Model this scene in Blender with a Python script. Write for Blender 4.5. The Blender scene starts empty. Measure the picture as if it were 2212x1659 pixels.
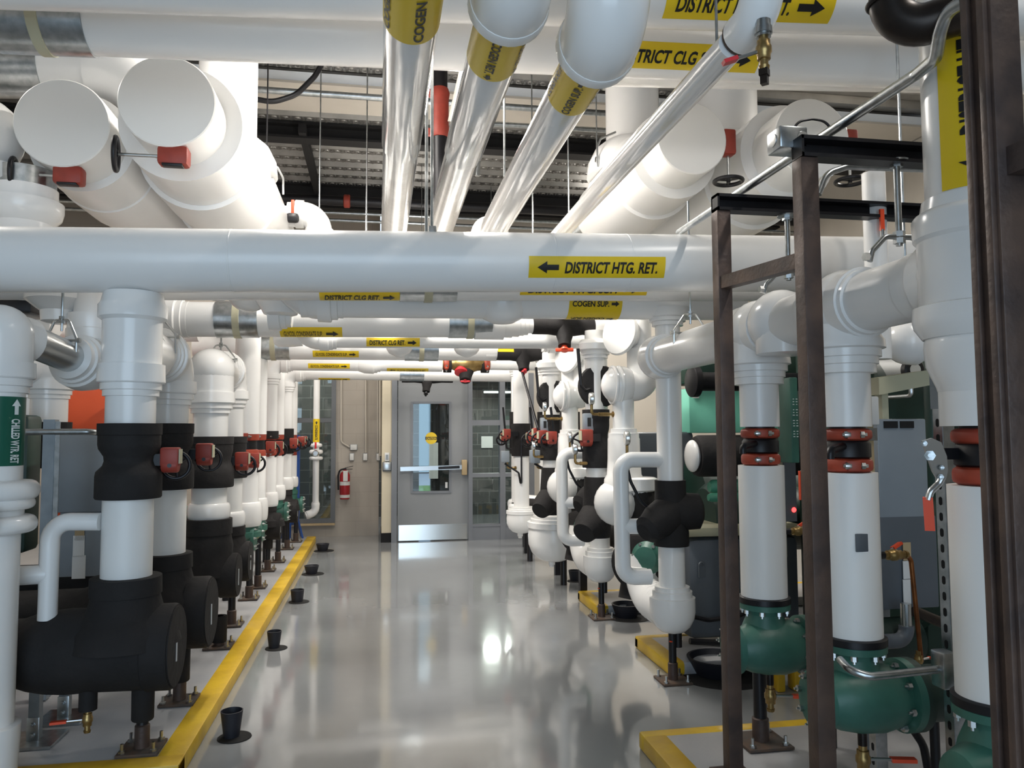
import bpy, bmesh, math, random
from math import sin, cos, pi, atan, radians
from mathutils import Vector, Matrix, Quaternion
random.seed(4)
C = bpy.context.scene.collection
scn = bpy.context.scene

# ---------------------------------------------------------------- camera
FP, CX, CY, EYE = 1660., 1106., 829.5, 1.4          # focal length in pixels of the 2212 x 1659 frame
TH = atan(105.5/FP); PS = atan(291/FP*cos(TH)); RO = radians(.3)
_f = Vector((sin(PS)*cos(TH), cos(PS)*cos(TH), sin(TH)))
_r0 = Vector((cos(PS), -sin(PS), 0)); _u0 = _r0.cross(_f)
_r = _r0*cos(RO) - _u0*sin(RO); _u = _r0*sin(RO) + _u0*cos(RO)
cd = bpy.data.cameras.new('camera'); cam = bpy.data.objects.new('camera', cd); C.objects.link(cam)
cd.sensor_width = 36; cd.sensor_fit = 'HORIZONTAL'; cd.lens = 36*FP/2212
cd.clip_start = .02; cd.clip_end = 200
cam.matrix_world = Matrix(((_r.x, _u.x, -_f.x, 0), (_r.y, _u.y, -_f.y, 0), (_r.z, _u.z, -_f.z, EYE), (0, 0, 0, 1)))
scn.camera = cam

# ---------------------------------------------------------------- sky, daylight, exposure
w = bpy.data.worlds.new('sky'); scn.world = w; w.use_nodes = True
w.node_tree.nodes['Background'].inputs[0].default_value = (.72, .84, 1, 1)
w.node_tree.nodes['Background'].inputs[1].default_value = 1.0
scn.view_settings.view_transform = 'Standard'; scn.view_settings.look = 'None'
scn.view_settings.gamma = 1; scn.view_settings.use_curve_mapping = False
scn.view_settings.exposure = 0.46

def area(name, loc, rot, sx, sy, energy, col):
    l = bpy.data.lights.new(name, 'AREA'); l.shape = 'RECTANGLE'; l.size = sx; l.size_y = sy
    l.energy = energy; l.color = col
    o = bpy.data.objects.new(name, l); C.objects.link(o); o.location = loc; o.rotation_euler = rot
    return o
# daylight coming in through the open loading door behind the photographer
area('daylight_door', (-.6, -2.6, 1.75), (radians(90), 0, 0), 4.2, 3.0, 78, (.58, .80, 1))
LAMPS = [(-3.6, 2.2, 4.22, 6), (-2.9, 5.2, 4.22, 42), (-2.2, 8.9, 4.1, 60), (.42, 6.5, 2.9, 28), (.5, 8.5, 3.3, 30), (2.3, 1.5, 4.22, 20), (4.6, 5.0, 4.22, 60), (2.9, 8.8, 4.1, 60), (-.6, 5.0, 4.22, 50), (.55, 4.7, 3.6, 58)]

# ---------------------------------------------------------------- pixel helpers (real depths come from the floor plan)
def ray(px, py): return _f + _r*((px-CX)/FP) - _u*((py-CY)/FP)
EYEV = Vector((0, 0, EYE))
def at(px, py, d): return EYEV + ray(px, py)*d
def onX(px, py, X): v = ray(px, py); return EYEV + v*(X/v.x)
def onY(px, py, Y): v = ray(px, py); return EYEV + v*(Y/v.y)
def onZ(px, py, Z): v = ray(px, py); return EYEV + v*((Z-EYE)/v.z)
def zat(py, x, y):
    """height of the pixel row py at plan position x, y"""
    p = Vector((x, y, 0)) - EYEV; d0 = p.dot(_f); u0 = p.dot(_u)
    k = (CY-py)/FP                                   # (u0 + t*uz)/(d0 + t*fz) = k
    return (k*d0-u0)/(_u.z-k*_f.z)
def dep(p): return (Vector(p)-EYEV).dot(_f)

# ---------------------------------------------------------------- materials
def srgb(h):
    h = h.lstrip('#'); v = [int(h[i:i+2], 16)/255 for i in (0, 2, 4)]
    return tuple((c/12.92 if c <= .04045 else ((c+.055)/1.055)**2.4) for c in v) + (1,)
def mat(name, hexc, rough=.5, metal=0, var=0., vscale=6, bump=0., bscale=40, hex2=None, coat=0., emit=0., spec=.5, rvar=0.):
    m = bpy.data.materials.new(name); m.use_nodes = True; nt = m.node_tree; b = nt.nodes['Principled BSDF']
    col = srgb(hexc)
    b.inputs['Base Color'].default_value = col; b.inputs['Roughness'].default_value = rough
    b.inputs['Metallic'].default_value = metal; b.inputs['Coat Weight'].default_value = coat
    b.inputs['Coat Roughness'].default_value = .08; b.inputs['Specular IOR Level'].default_value = spec
    if emit: b.inputs['Emission Color'].default_value = col; b.inputs['Emission Strength'].default_value = emit
    if var or hex2 or bump or rvar:
        tc = nt.nodes.new('ShaderNodeTexCoord')
    if var or hex2 or rvar:
        n = nt.nodes.new('ShaderNodeTexNoise'); n.inputs['Scale'].default_value = vscale; n.inputs['Detail'].default_value = 6
        nt.links.new(tc.outputs['Object'], n.inputs['Vector'])
        r = nt.nodes.new('ShaderNodeValToRGB'); r.color_ramp.elements[0].position = .36; r.color_ramp.elements[1].position = .64
        c2 = srgb(hex2) if hex2 else tuple(max(0, c*(1-var)) for c in col[:3]) + (1,)
        r.color_ramp.elements[0].color = c2; r.color_ramp.elements[1].color = col
        nt.links.new(n.outputs['Fac'], r.inputs['Fac'])
        if var or hex2: nt.links.new(r.outputs['Color'], b.inputs['Base Color'])
        if rvar:
            mr = nt.nodes.new('ShaderNodeMapRange'); mr.inputs['To Min'].default_value = rough-rvar; mr.inputs['To Max'].default_value = rough+rvar
            nt.links.new(n.outputs['Fac'], mr.inputs['Value']); nt.links.new(mr.outputs['Result'], b.inputs['Roughness'])
    if bump:
        n2 = nt.nodes.new('ShaderNodeTexNoise'); n2.inputs['Scale'].default_value = bscale; n2.inputs['Detail'].default_value = 4
        nt.links.new(tc.outputs['Object'], n2.inputs['Vector'])
        bp = nt.nodes.new('ShaderNodeBump'); bp.inputs['Strength'].default_value = bump; bp.inputs['Distance'].default_value = .02
        nt.links.new(n2.outputs['Fac'], bp.inputs['Height']); nt.links.new(bp.outputs['Normal'], b.inputs['Normal'])
    return m
def block_mat(name, h1, h2, rough=.6):
    """painted concrete block: running bond with shallow joints"""
    m = bpy.data.materials.new(name); m.use_nodes = True; nt = m.node_tree; b = nt.nodes['Principled BSDF']
    tc = nt.nodes.new('ShaderNodeTexCoord'); mp = nt.nodes.new('ShaderNodeMapping'); mp.inputs['Rotation'].default_value = (radians(90), 0, 0)
    br = nt.nodes.new('ShaderNodeTexBrick'); br.inputs['Scale'].default_value = 1; br.inputs['Brick Width'].default_value = .4
    br.inputs['Row Height'].default_value = .2; br.inputs['Mortar Size'].default_value = .006
    br.inputs['Color1'].default_value = srgb(h1); br.inputs['Color2'].default_value = srgb(h1); br.inputs['Mortar'].default_value = srgb(h2)
    nt.links.new(tc.outputs['Object'], mp.inputs['Vector']); nt.links.new(mp.outputs['Vector'], br.inputs['Vector'])
    nt.links.new(br.outputs['Color'], b.inputs['Base Color']); b.inputs['Roughness'].default_value = rough
    return m
M = dict(
    white=mat('white_jacket', '#ecebe9', .27, bump=.05, bscale=9),
    whitematte=mat('white_paper_jacket', '#ebeae7', .42, bump=.04, bscale=14),
    cover=mat('white_fitting_cover', '#ecebe9', .2, bump=.03, bscale=7),
    clear=mat('bright_foil_jacket', '#dcdad8', .14, bump=.16, bscale=6, coat=.6),
    rubber=mat('black_foam_insulation', '#282626', .78, var=.25, vscale=5, bump=.22, bscale=26, spec=.3),
    galv=mat('galvanized_steel', '#bcc0c2', .3, 1, hex2='#a3a8aa', vscale=30),
    zinc=mat('zinc_plated_steel', '#c4c6c6', .28, 1),
    strut=mat('grey_strut_steel', '#98a0a6', .45, .7, hex2='#868e94', vscale=9),
    rust=mat('mill_scale_steel', '#5f4c42', .5, .3, hex2='#433835', vscale=7, bump=.12, bscale=50, rvar=.12),
    rustplate=mat('rusty_plate', '#4a443f', .7, .2, hex2='#5e4a3c', vscale=16),
    black=mat('black_steel', '#17161a', .42, .2),
    beam=mat('black_beam_paint', '#131214', .75),
    blackpipe=mat('brown_black_pipe', '#40362f', .36, .6, hex2='#241f1d', vscale=5),
    red=mat('red_gearbox', '#9a3a2c', .5, var=.2, vscale=14),
    orange=mat('orange_red_coupling', '#a8432c', .48, hex2='#8a3323', vscale=10),
    lever=mat('orange_vinyl_grip', '#e8502c', .45),
    redlever=mat('red_vinyl_grip', '#d2333a', .4),
    green=mat('green_enamel', '#3d7062', .42, hex2='#346154', vscale=6, bump=.06, bscale=30),
    mint=mat('light_green_enamel', '#4f9a80', .4, hex2='#448a72', vscale=6),
    dkgreen=mat('dark_green_machine', '#1d3a30', .5, hex2='#152a24', vscale=3),
    teal=mat('teal_panel', '#7ccdb5', .45, hex2='#75c4ac', vscale=3),
    brass=mat('brass', '#ab9160', .36, .85, hex2='#8a7145', vscale=16),
    copper=mat('copper', '#9c6238', .38, .9, hex2='#70452b', vscale=10),
    yellow=mat('yellow_marker', '#e6c41d', .38),
    edge=mat('yellow_safety_paint', '#d9b32a', .42, hex2='#c9a229', vscale=8, bump=.08, bscale=30),
    ink=mat('black_lettering', '#151414', .45),
    whiteink=mat('white_lettering', '#e6ecea', .45),
    tag=mat('green_marker', '#125a48', .32),
    box=mat('grey_enclosure', '#8d959c', .45, .15, hex2='#868e95', vscale=3),
    boxdark=mat('dark_grey_enclosure', '#5d636a', .5, .1, hex2='#565c62', vscale=3),
    khaki=mat('olive_switch_box', '#8b8a78', .5),
    orangepanel=mat('orange_painted_steel', '#d4572f', .5, hex2='#c64f2b', vscale=2),
    beige=mat('beige_band', '#b9b59a', .55),
    sticker=mat('paper_sticker', '#d8d8d6', .5),
    cork=mat('tan_pipe_support', '#b09a76', .7),
    farblue=mat('pale_blue_cladding', '#8fa5b0', .6),
    blue=mat('blue_enamel', '#1f4f9c', .4),
    extred=mat('extinguisher_red', '#a3202a', .3),
    cup=mat('navy_black_rubber', '#1e1f27', .55),
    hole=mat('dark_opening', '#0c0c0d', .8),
    concrete=mat('grey_painted_concrete', '#a5a5a6', .4, hex2='#9c9da0', vscale=4, bump=.05, bscale=60),
    wall=block_mat('painted_block_wall', '#a8a096', '#a39b91', .55),
    wallplain=mat('beige_wall_paint', '#c4bdb2', .6, hex2='#bdb6ab', vscale=2),
    cream=mat('cream_painted_steel', '#d8ccb2', .5),
    frame=mat('grey_door_frame', '#777a7f', .4, hex2='#73767b', vscale=3),
    leaf=mat('grey_door_leaf', '#8a8c8e', .4, hex2='#868889', vscale=2),
    darkframe=mat('dark_window_frame', '#5d6064', .45),
    kick=mat('stainless_plate', '#cfcdc8', .16, 1),
    deck=mat('metal_roof_deck', '#94928e', .36, .55, hex2='#807e7b', vscale=4),
    duct=mat('pale_painted_duct', '#e6eaee', .45),
    vest=block_mat('dark_block_wall', '#4b4c4b', '#727371', .7),
    lamp=mat('lamp_lens', '#ffffff', .5, emit=1.6),
    redlamp=mat('red_pilot_light', '#ff2a2a', .4, emit=6.0),
    grass=mat('grass', '#6f9a55', .9, var=.3, vscale=30),
    asphalt=mat('pale_pavement', '#aeb7c4', .85, var=.1, vscale=8),
    gdial=mat('gauge_face', '#d9d9d4', .3),
)
# glossy epoxy floor: soft, slightly wavy reflections
def floor_mat():
    m = bpy.data.materials.new('glossy_grey_epoxy'); m.use_nodes = True; nt = m.node_tree; b = nt.nodes['Principled BSDF']
    tc = nt.nodes.new('ShaderNodeTexCoord')
    n = nt.nodes.new('ShaderNodeTexNoise'); n.inputs['Scale'].default_value = 1.4; n.inputs['Detail'].default_value = 5
    r = nt.nodes.new('ShaderNodeValToRGB'); r.color_ramp.elements[0].color = srgb('#8d8f91'); r.color_ramp.elements[1].color = srgb('#979a9b')
    r.color_ramp.elements[0].position = .35; r.color_ramp.elements[1].position = .65
    n2 = nt.nodes.new('ShaderNodeTexNoise'); n2.inputs['Scale'].default_value = 3.2; n2.inputs['Detail'].default_value = 3
    mr = nt.nodes.new('ShaderNodeMapRange'); mr.inputs['To Min'].default_value = .07; mr.inputs['To Max'].default_value = .16
    n3 = nt.nodes.new('ShaderNodeTexNoise'); n3.inputs['Scale'].default_value = 4; n3.inputs['Detail'].default_value = 2
    bp = nt.nodes.new('ShaderNodeBump'); bp.inputs['Strength'].default_value = .045; bp.inputs['Distance'].default_value = .03
    for k in (n, n2, n3): nt.links.new(tc.outputs['Object'], k.inputs['Vector'])
    nt.links.new(n.outputs['Fac'], r.inputs['Fac']); nt.links.new(r.outputs['Color'], b.inputs['Base Color'])
    nt.links.new(n2.outputs['Fac'], mr.inputs['Value']); nt.links.new(mr.outputs['Result'], b.inputs['Roughness'])
    nt.links.new(n3.outputs['Fac'], bp.inputs['Height']); nt.links.new(bp.outputs['Normal'], b.inputs['Normal'])
    b.inputs['Coat Weight'].default_value = .7; b.inputs['Coat Roughness'].default_value = .07
    return m
M['floor'] = floor_mat()
def glass_mat():
    m = bpy.data.materials.new('clear_glass'); m.use_nodes = True; nt = m.node_tree
    for k in list(nt.nodes): nt.nodes.remove(k)
    o = nt.nodes.new('ShaderNodeOutputMaterial'); mx = nt.nodes.new('ShaderNodeMixShader'); fr = nt.nodes.new('ShaderNodeFresnel')
    t = nt.nodes.new('ShaderNodeBsdfTransparent'); g = nt.nodes.new('ShaderNodeBsdfGlossy'); g.inputs['Roughness'].default_value = .02
    t.inputs[0].default_value = (.86, .92, .9, 1); fr.inputs[0].default_value = 1.6
    nt.links.new(fr.outputs[0], mx.inputs[0]); nt.links.new(t.outputs[0], mx.inputs[1]); nt.links.new(g.outputs[0], mx.inputs[2])
    nt.links.new(mx.outputs[0], o.inputs[0]); return m
M['glass'] = glass_mat()

# ---------------------------------------------------------------- objects
WL = {}                                               # world position of each object's origin
def V(*a): return Vector(a)
def finish(o, label, cat, group):
    o['label'] = label; o['category'] = cat
    if group: o['group'] = group
    return o
def thing(name, label, cat, loc, group=None):
    o = bpy.data.objects.new(name, None); C.objects.link(o); o.location = loc; o.empty_display_size = .05
    WL[o.name] = Vector(loc); return finish(o, label, cat, group)
class MB:
    def __init__(s): s.b = bmesh.new()
    # frames -------------------------------------------------------
    @staticmethod
    def basis(a):
        a = Vector(a).normalized(); h = Vector((0, 0, 1)) if abs(a.z) < .9 else Vector((1, 0, 0))
        x = h.cross(a).normalized(); return x, a.cross(x), a
    def lathe(s, p, a, prof, n=28, caps=True):
        p = Vector(p); x, y, a = MB.basis(a); rings = []
        for t, r in prof:
            c = p+a*t
            rings.append([s.b.verts.new(c+(x*cos(2*pi*i/n)+y*sin(2*pi*i/n))*max(r, 1e-4)) for i in range(n)])
        for r0, r1 in zip(rings, rings[1:]):
            for i in range(n): s.b.faces.new((r0[i], r0[(i+1) % n], r1[(i+1) % n], r1[i]))
        if caps:
            s.b.faces.new(rings[0][::-1]); s.b.faces.new(rings[-1])
        return s
    def cyl(s, p, q, r, r2=None, n=24):
        p = Vector(p); q = Vector(q); d = q-p
        return s.lathe(p, d, [(0, r), (d.length, r if r2 is None else r2)], n)
    def tube(s, pts, r, bend=.1, n=20, k=7, caps=True):
        pts = [Vector(p) for p in pts]; path = [pts[0]]
        for i in range(1, len(pts)-1):
            a = (pts[i-1]-pts[i]); b = (pts[i+1]-pts[i]); la, lb = a.length, b.length; a.normalize(); b.normalize()
            ang = a.angle(b)
            if ang > 3.1: continue
            t = min(bend/math.tan(ang/2), la*.49 if i > 1 else la*.98, lb*.49 if i < len(pts)-2 else lb*.98)
            R = t*math.tan(ang/2); bis = (a+b).normalized(); c = pts[i]+bis*(R/sin(ang/2))
            v0 = pts[i]+a*t-c; v1 = pts[i]+b*t-c
            for j in range(k+1):
                u = j/k; th = v0.angle(v1)
                path.append(c+(v0*sin((1-u)*th)+v1*sin(u*th))/sin(th))
        path.append(pts[-1])
        x = None; rings = []
        for i, p in enumerate(path):
            d = ((path[i+1]-p) if i == 0 else (p-path[i-1]) if i == len(path)-1 else ((path[i+1]-p).normalized()+(p-path[i-1]).normalized())).normalized()
            if x is None: x = MB.basis(d)[0]
            else: x = (x-d*x.dot(d)).normalized()
            y = d.cross(x); rr = r(i/(len(path)-1)) if callable(r) else r
            rings.append([s.b.verts.new(p+(x*cos(2*pi*j/n)+y*sin(2*pi*j/n))*rr) for j in range(n)])
        for r0, r1 in zip(rings, rings[1:]):
            for j in range(n): s.b.faces.new((r0[j], r0[(j+1) % n], r1[(j+1) % n], r1[j]))
        if caps: s.b.faces.new(rings[0][::-1]); s.b.faces.new(rings[-1])
        return s
    def box(s, c, size, ax=None, bev=0.):
        """box centred on c; ax = local x direction in plan"""
        c = Vector(c); sx, sy, sz = [k/2 for k in size]
        ex = Vector(ax).normalized() if ax is not None else Vector((1, 0, 0))
        ez = Vector((0, 0, 1)) if abs(ex.z) < .9 else Vector((0, 1, 0))
        ey = ez.cross(ex).normalized(); ez = ex.cross(ey)
        vs = [s.b.verts.new(c+ex*(sx*i)+ey*(sy*j)+ez*(sz*k)) for i in (-1, 1) for j in (-1, 1) for k in (-1, 1)]
        fs = [s.b.faces.new([vs[i] for i in q]) for q in ((0, 1, 3, 2), (4, 6, 7, 5), (0, 4, 5, 1), (2, 3, 7, 6), (0, 2, 6, 4), (1, 5, 7, 3))]
        if bev:
            es = list({e for f in fs for e in f.edges})
            bmesh.ops.bevel(s.b, geom=es, offset=bev, segments=2, profile=.5, affect='EDGES', clamp_overlap=True)
        return s
    def bar(s, p, q, w, h, up=(0, 0, 1)):
        """rectangular bar from p to q, w wide across, h along up"""
        p = Vector(p); q = Vector(q); d = (q-p).normalized(); up = Vector(up)
        y = up.cross(d)
        if y.length < 1e-4: y = Vector((1, 0, 0)).cross(d)
        y.normalize(); z = d.cross(y)
        r = [[s.b.verts.new(c+y*(w/2*i)+z*(h/2*j)) for i, j in ((-1, -1), (1, -1), (1, 1), (-1, 1))] for c in (p, q)]
        for i in range(4): s.b.faces.new((r[0][i], r[0][(i+1) % 4], r[1][(i+1) % 4], r[1][i]))
        s.b.faces.new(r[0][::-1]); s.b.faces.new(r[1]); return s
    def prism(s, poly, ex, ey, o, depth):
        """2-D polygon in the plane (ex, ey) at o, pushed along ex x ey by depth"""
        ex = Vector(ex); ey = Vector(ey); o = Vector(o); n = ex.cross(ey).normalized()*depth
        a = [s.b.verts.new(o+ex*x+ey*y) for x, y in poly]; b = [s.b.verts.new(o+ex*x+ey*y+n) for x, y in poly]
        k = len(poly)
        s.b.faces.new(a[::-1]); s.b.faces.new(b)
        for i in range(k): s.b.faces.new((a[i], a[(i+1) % k], b[(i+1) % k], b[i]))
        return s
    def torus(s, c, a, R, r, n=28, m=10, a0=0., a1=2*pi):
        c = Vector(c); x, y, a = MB.basis(a); full = abs(a1-a0-2*pi) < 1e-6; cnt = n if full else n+1; rings = []
        for i in range(cnt):
            t = a0+(a1-a0)*i/n; d = x*cos(t)+y*sin(t)
            rings.append([s.b.verts.new(c+d*(R+r*cos(2*pi*j/m))+a*(r*sin(2*pi*j/m))) for j in range(m)])
        for i in range(n):
            r0, r1 = rings[i], rings[(i+1) % cnt]
            for j in range(m): s.b.faces.new((r0[j], r1[j], r1[(j+1) % m], r0[(j+1) % m]))
        return s
    def ball(s, c, r, sc=(1, 1, 1), n=24):
        c = Vector(c)
        q = bmesh.ops.create_uvsphere(s.b, u_segments=n, v_segments=n//2, radius=r)['verts']
        for v in q: v.co = Vector((v.co.x*sc[0], v.co.y*sc[1], v.co.z*sc[2]))+c
        return s
    def bolt(s, c, a, r=.008, h=.012): return s.lathe(c, a, [(0, r), (h, r), (h+.001, r*.4), (h+.01, r*.4)], 6)
    def build(s, name, m, parent=None, label=None, angle=38, kind=None, flat=False):
        me = bpy.data.meshes.new(name)
        bmesh.ops.recalc_face_normals(s.b, faces=s.b.faces)
        if parent is None:
            # origin at the foot of the mesh
            xs = [v.co for v in s.b.verts]; o0 = Vector(((min(v.x for v in xs)+max(v.x for v in xs))/2, (min(v.y for v in xs)+max(v.y for v in xs))/2, min(v.z for v in xs)))
        else: o0 = WL[parent.name]
        for v in s.b.verts: v.co -= o0
        s.b.to_mesh(me); s.b.free()
        if not flat:
            for p in me.polygons: p.use_smooth = True
            me.set_sharp_from_angle(angle=radians(angle))
        me.materials.append(M[m]); o = bpy.data.objects.new(name, me); C.objects.link(o)
        if parent is None: o.location = o0
        else: o.parent = parent
        WL[o.name] = o0.copy()
        if label: o['label'] = label
        if kind: o['kind'] = kind
        return o
def one(o, label, cat, group=None): return finish(o, label, cat, group)
def dup(root, delta, label, group=None):
    r = root.copy(); C.objects.link(r); r.location = root.location+Vector(delta); r['label'] = label
    WL[r.name] = WL[root.name]+Vector(delta)
    if group: r['group'] = group
    def kids(a, b):
        for ch in list(a.children):
            c = ch.copy(); C.objects.link(c); c.parent = b; WL[c.name] = WL[ch.name]+Vector(delta); kids(ch, c)
    kids(root, r); return r

# ---------------------------------------------------------------- lettering
_tx = {}
def slice2d(vs, fs, k=6):
    """cut flat glyphs into k rows so that they can follow a round pipe"""
    b = bmesh.new(); vv = [b.verts.new((x, y, 0)) for x, y in vs]
    for f in fs:
        try: b.faces.new([vv[i] for i in f])
        except ValueError: pass
    for i in range(1, k):
        g = b.verts[:]+b.edges[:]+b.faces[:]
        bmesh.ops.bisect_plane(b, geom=g, plane_co=(0, i/k, 0), plane_no=(0, 1, 0), dist=1e-5)
    b.verts.index_update()
    r = ([(v.co.x, v.co.y) for v in b.verts], [[v.index for v in f.verts] for f in b.faces]); b.free(); return r
def text_geo(s):
    """flat glyph triangles of a string, scaled to a unit box"""
    if s in _tx: return _tx[s]
    cu = bpy.data.curves.new('t', 'FONT'); cu.body = s; cu.size = 1; cu.offset = .03 if len(s) < 19 else .012; cu.resolution_u = 3
    o = bpy.data.objects.new('t', cu); C.objects.link(o)
    dg = bpy.context.evaluated_depsgraph_get(); dg.update(); ev = o.evaluated_get(dg); me = ev.to_mesh()
    vs = [(v.co.x, v.co.y) for v in me.vertices]; fs = [tuple(p.vertices) for p in me.polygons]
    ev.to_mesh_clear(); bpy.data.objects.remove(o); bpy.data.curves.remove(cu)
    x0 = min(v[0] for v in vs); x1 = max(v[0] for v in vs); y1 = max(v[1] for v in vs if True); y0 = 0.
    vs = [((x-x0)/(x1-x0), (y-y0)/(y1-y0)) for x, y in vs]
    _tx[s] = slice2d(vs, fs); return _tx[s]
ARROW = [(0, .28), (.55, .28), (.55, 0), (1, .5), (.55, 1), (.55, .72), (0, .72)]
def put_marks(mb, s, fmap, u0, u1, v0, v1, arrow=None, alen=0., gap=.0, slant=0.):
    """place text (and an arrow) in the u, v rectangle; fmap maps (u, v) to 3-D"""
    if arrow == 'L': au0, u0 = u0, u0+alen+gap
    if arrow == 'R': au0 = u1-alen; u1 = u1-alen-gap
    if s:
        vs, fs = text_geo(s)
        vv = [mb.b.verts.new(fmap(u0+(u1-u0)*x+slant*y*(v1-v0), v0+(v1-v0)*y)) for x, y in vs]
        for f in fs:
            try: mb.b.faces.new([vv[i] for i in f])
            except ValueError: pass
    if arrow:
        pts = ARROW if arrow == 'R' else [(1-x, y) for x, y in ARROW][::-1]
        pts, fs = slice2d(pts, [range(7)])
        vv = [mb.b.verts.new(fmap(au0+alen*x, v0+(v1-v0)*(y*1.1-.05))) for x, y in pts]
        for f in fs: mb.b.faces.new([vv[i] for i in f])
def flat_map(o, ex, ey):
    o = Vector(o); ex = Vector(ex); ey = Vector(ey); return lambda u, v: o+ex*u+ey*v
def marker(parent, c, a, n, r, L, H, text, arrow='R', bg='yellow', fg='ink', th=.5, alen=None, turns=(0.,), full=False, off=0., pad=.06, name='pipe_marker', slant=.0):
    """adhesive pipe marker wrapped on a pipe: c = point on the axis, a = reading direction, n = outward direction at mid label"""
    c = Vector(c); a = Vector(a).normalized(); n = Vector(n); n = (n-a*n.dot(a)).normalized(); b = n.cross(a)
    def fm(rr, ph=0.): return lambda u, v: c+a*u+(n*cos(v/r+ph)+b*sin(v/r+ph))*rr
    mb = MB(); k = 40 if full else 14; hw = pi*r if full else H/2; f0 = fm(r+.0018)
    rows = []
    for i in range(k+1):
        v = -hw+2*hw*i/k+off
        rows.append([mb.b.verts.new(f0(u, v)) for u in (-L/2, 0, L/2)])
    for r0, r1 in zip(rows, rows[1:]):
        for j in range(2): mb.b.faces.new((r0[j], r0[j+1], r1[j+1], r1[j]))
    p = mb.build(name, bg, parent)
    if not text: return p
    t = MB(); al = alen if alen is not None else H*.62
    for ph in turns:
        put_marks(t, text, fm(r+.0042, ph), -L/2+pad*L, L/2-pad*L, -H*th/2+off, H*th/2+off, arrow, al, al*.28, slant)
    t.build('marker_lettering', fg, p, flat=True)
    return p
# ---------------------------------------------------------------- plumbing kit
def steps(mb, p, a, r, s=1., n=28, k=3):
    """stepped collar at the mouth of a fitting cover, narrowing along a"""
    prof = [(-.02*s, r*1.34), (.045*s, r*1.36), (.05*s, r*1.32), (.052*s, r*1.22), (.082*s, r*1.22), (.085*s, r*1.12), (.112*s, r*1.12), (.114*s, r*1.01)]
    mb.lathe(p, a, prof[:{3: 8, 2: 6}[k]] + ([] if k == 3 else [(.084*s, r*1.01)]), n)
    return mb
def elbow(mb, c, d1, d2, r, L=None, s=1., k=3, fat=1.2):
    """moulded elbow cover at corner c with mouths along d1 and d2"""
    c = Vector(c); d1 = Vector(d1).normalized(); d2 = Vector(d2).normalized(); L = L or r*1.7
    mb.tube([c+d1*L, c, c+d2*L], r*fat, bend=L*.96, n=28, k=9)
    steps(mb, c+d1*L, d1, r, s, k=k); steps(mb, c+d2*L, d2, r, s, k=k); return mb
def tee(mb, c, run, br, r, L=None, s=1., fat=1.18, ends=(1, 1, 1)):
    c = Vector(c); run = Vector(run).normalized(); br = Vector(br).normalized(); L = L or r*1.7
    mb.cyl(c-run*L, c+run*L, r*fat, n=28); mb.cyl(c, c+br*L, r*fat, n=28)
    for e, d in zip(ends, (run, -run, br)):
        if e: steps(mb, c+d*L, d, r, s)
    return mb
def pipe(parent, name, pts, r, m='white', bend=.12, label=None, n=28):
    return MB().tube(pts, r, bend, n).build(name, m, parent, label)
def bulge(mb, p, a, r, R, h):
    """rounded ring cover over a flange"""
    return mb.lathe(p, a, [(0, r*1.02)]+[(h*(.5-.5*cos(pi*i/10)), r+(R-r)*sin(pi*i/10)**.55) for i in range(1, 10)]+[(h, r*1.02)], 30)
def coupling(parent, p, a, r, h=.05, turn=0.):
    """bolted grooved coupling around a pipe"""
    p = Vector(p); a = Vector(a).normalized(); x, y, _ = MB.basis(a)
    mb = MB().lathe(p-a*h/2, a, [(0, r*.96), (.006, r*1.1), (h*.3, r*1.14), (h*.7, r*1.14), (h-.006, r*1.1), (h, r*.96)], 28)
    for t in (turn, turn+pi):
        d = x*cos(t)+y*sin(t); e = a.cross(d)
        mb.box(p+d*(r*1.16), (r*.34, r*.62, h*.8), d, .006) if abs(a.z) > .9 else mb.ball(p+d*r*1.16, h*.4)
    o = mb.build('grooved_coupling', 'orange', parent)
    bb = MB()
    for t in (turn, turn+pi):
        d = x*cos(t)+y*sin(t); e = a.cross(d)
        bb.cyl(p+d*(r*1.2)-e*r*.5, p+d*(r*1.2)+e*r*.62, .006, n=8); bb.lathe(p+d*(r*1.2)+e*r*.32, e, [(0, .012), (.012, .012)], 6)
        bb.lathe(p+d*(r*1.2)-e*r*.42, e, [(0, .011), (.01, .013), (.02, .011)], 10)
    bb.build('coupling_bolt', 'zinc', o); return o
def handwheel(parent, c, a, R=.058, m='black', r=.009):
    c = Vector(c); a = Vector(a).normalized(); x, y, _ = MB.basis(a)
    mb = MB().torus(c, a, R, r, 30, 10); mb.lathe(c-a*.012, a, [(0, .014), (.024, .012)], 12)
    for i in range(3):
        t = 2*pi*i/3+.4; d = x*cos(t)+y*sin(t); mb.cyl(c-a*.004, c+d*R, .006, n=8)
    return mb.build('handwheel', m, parent)
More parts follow.
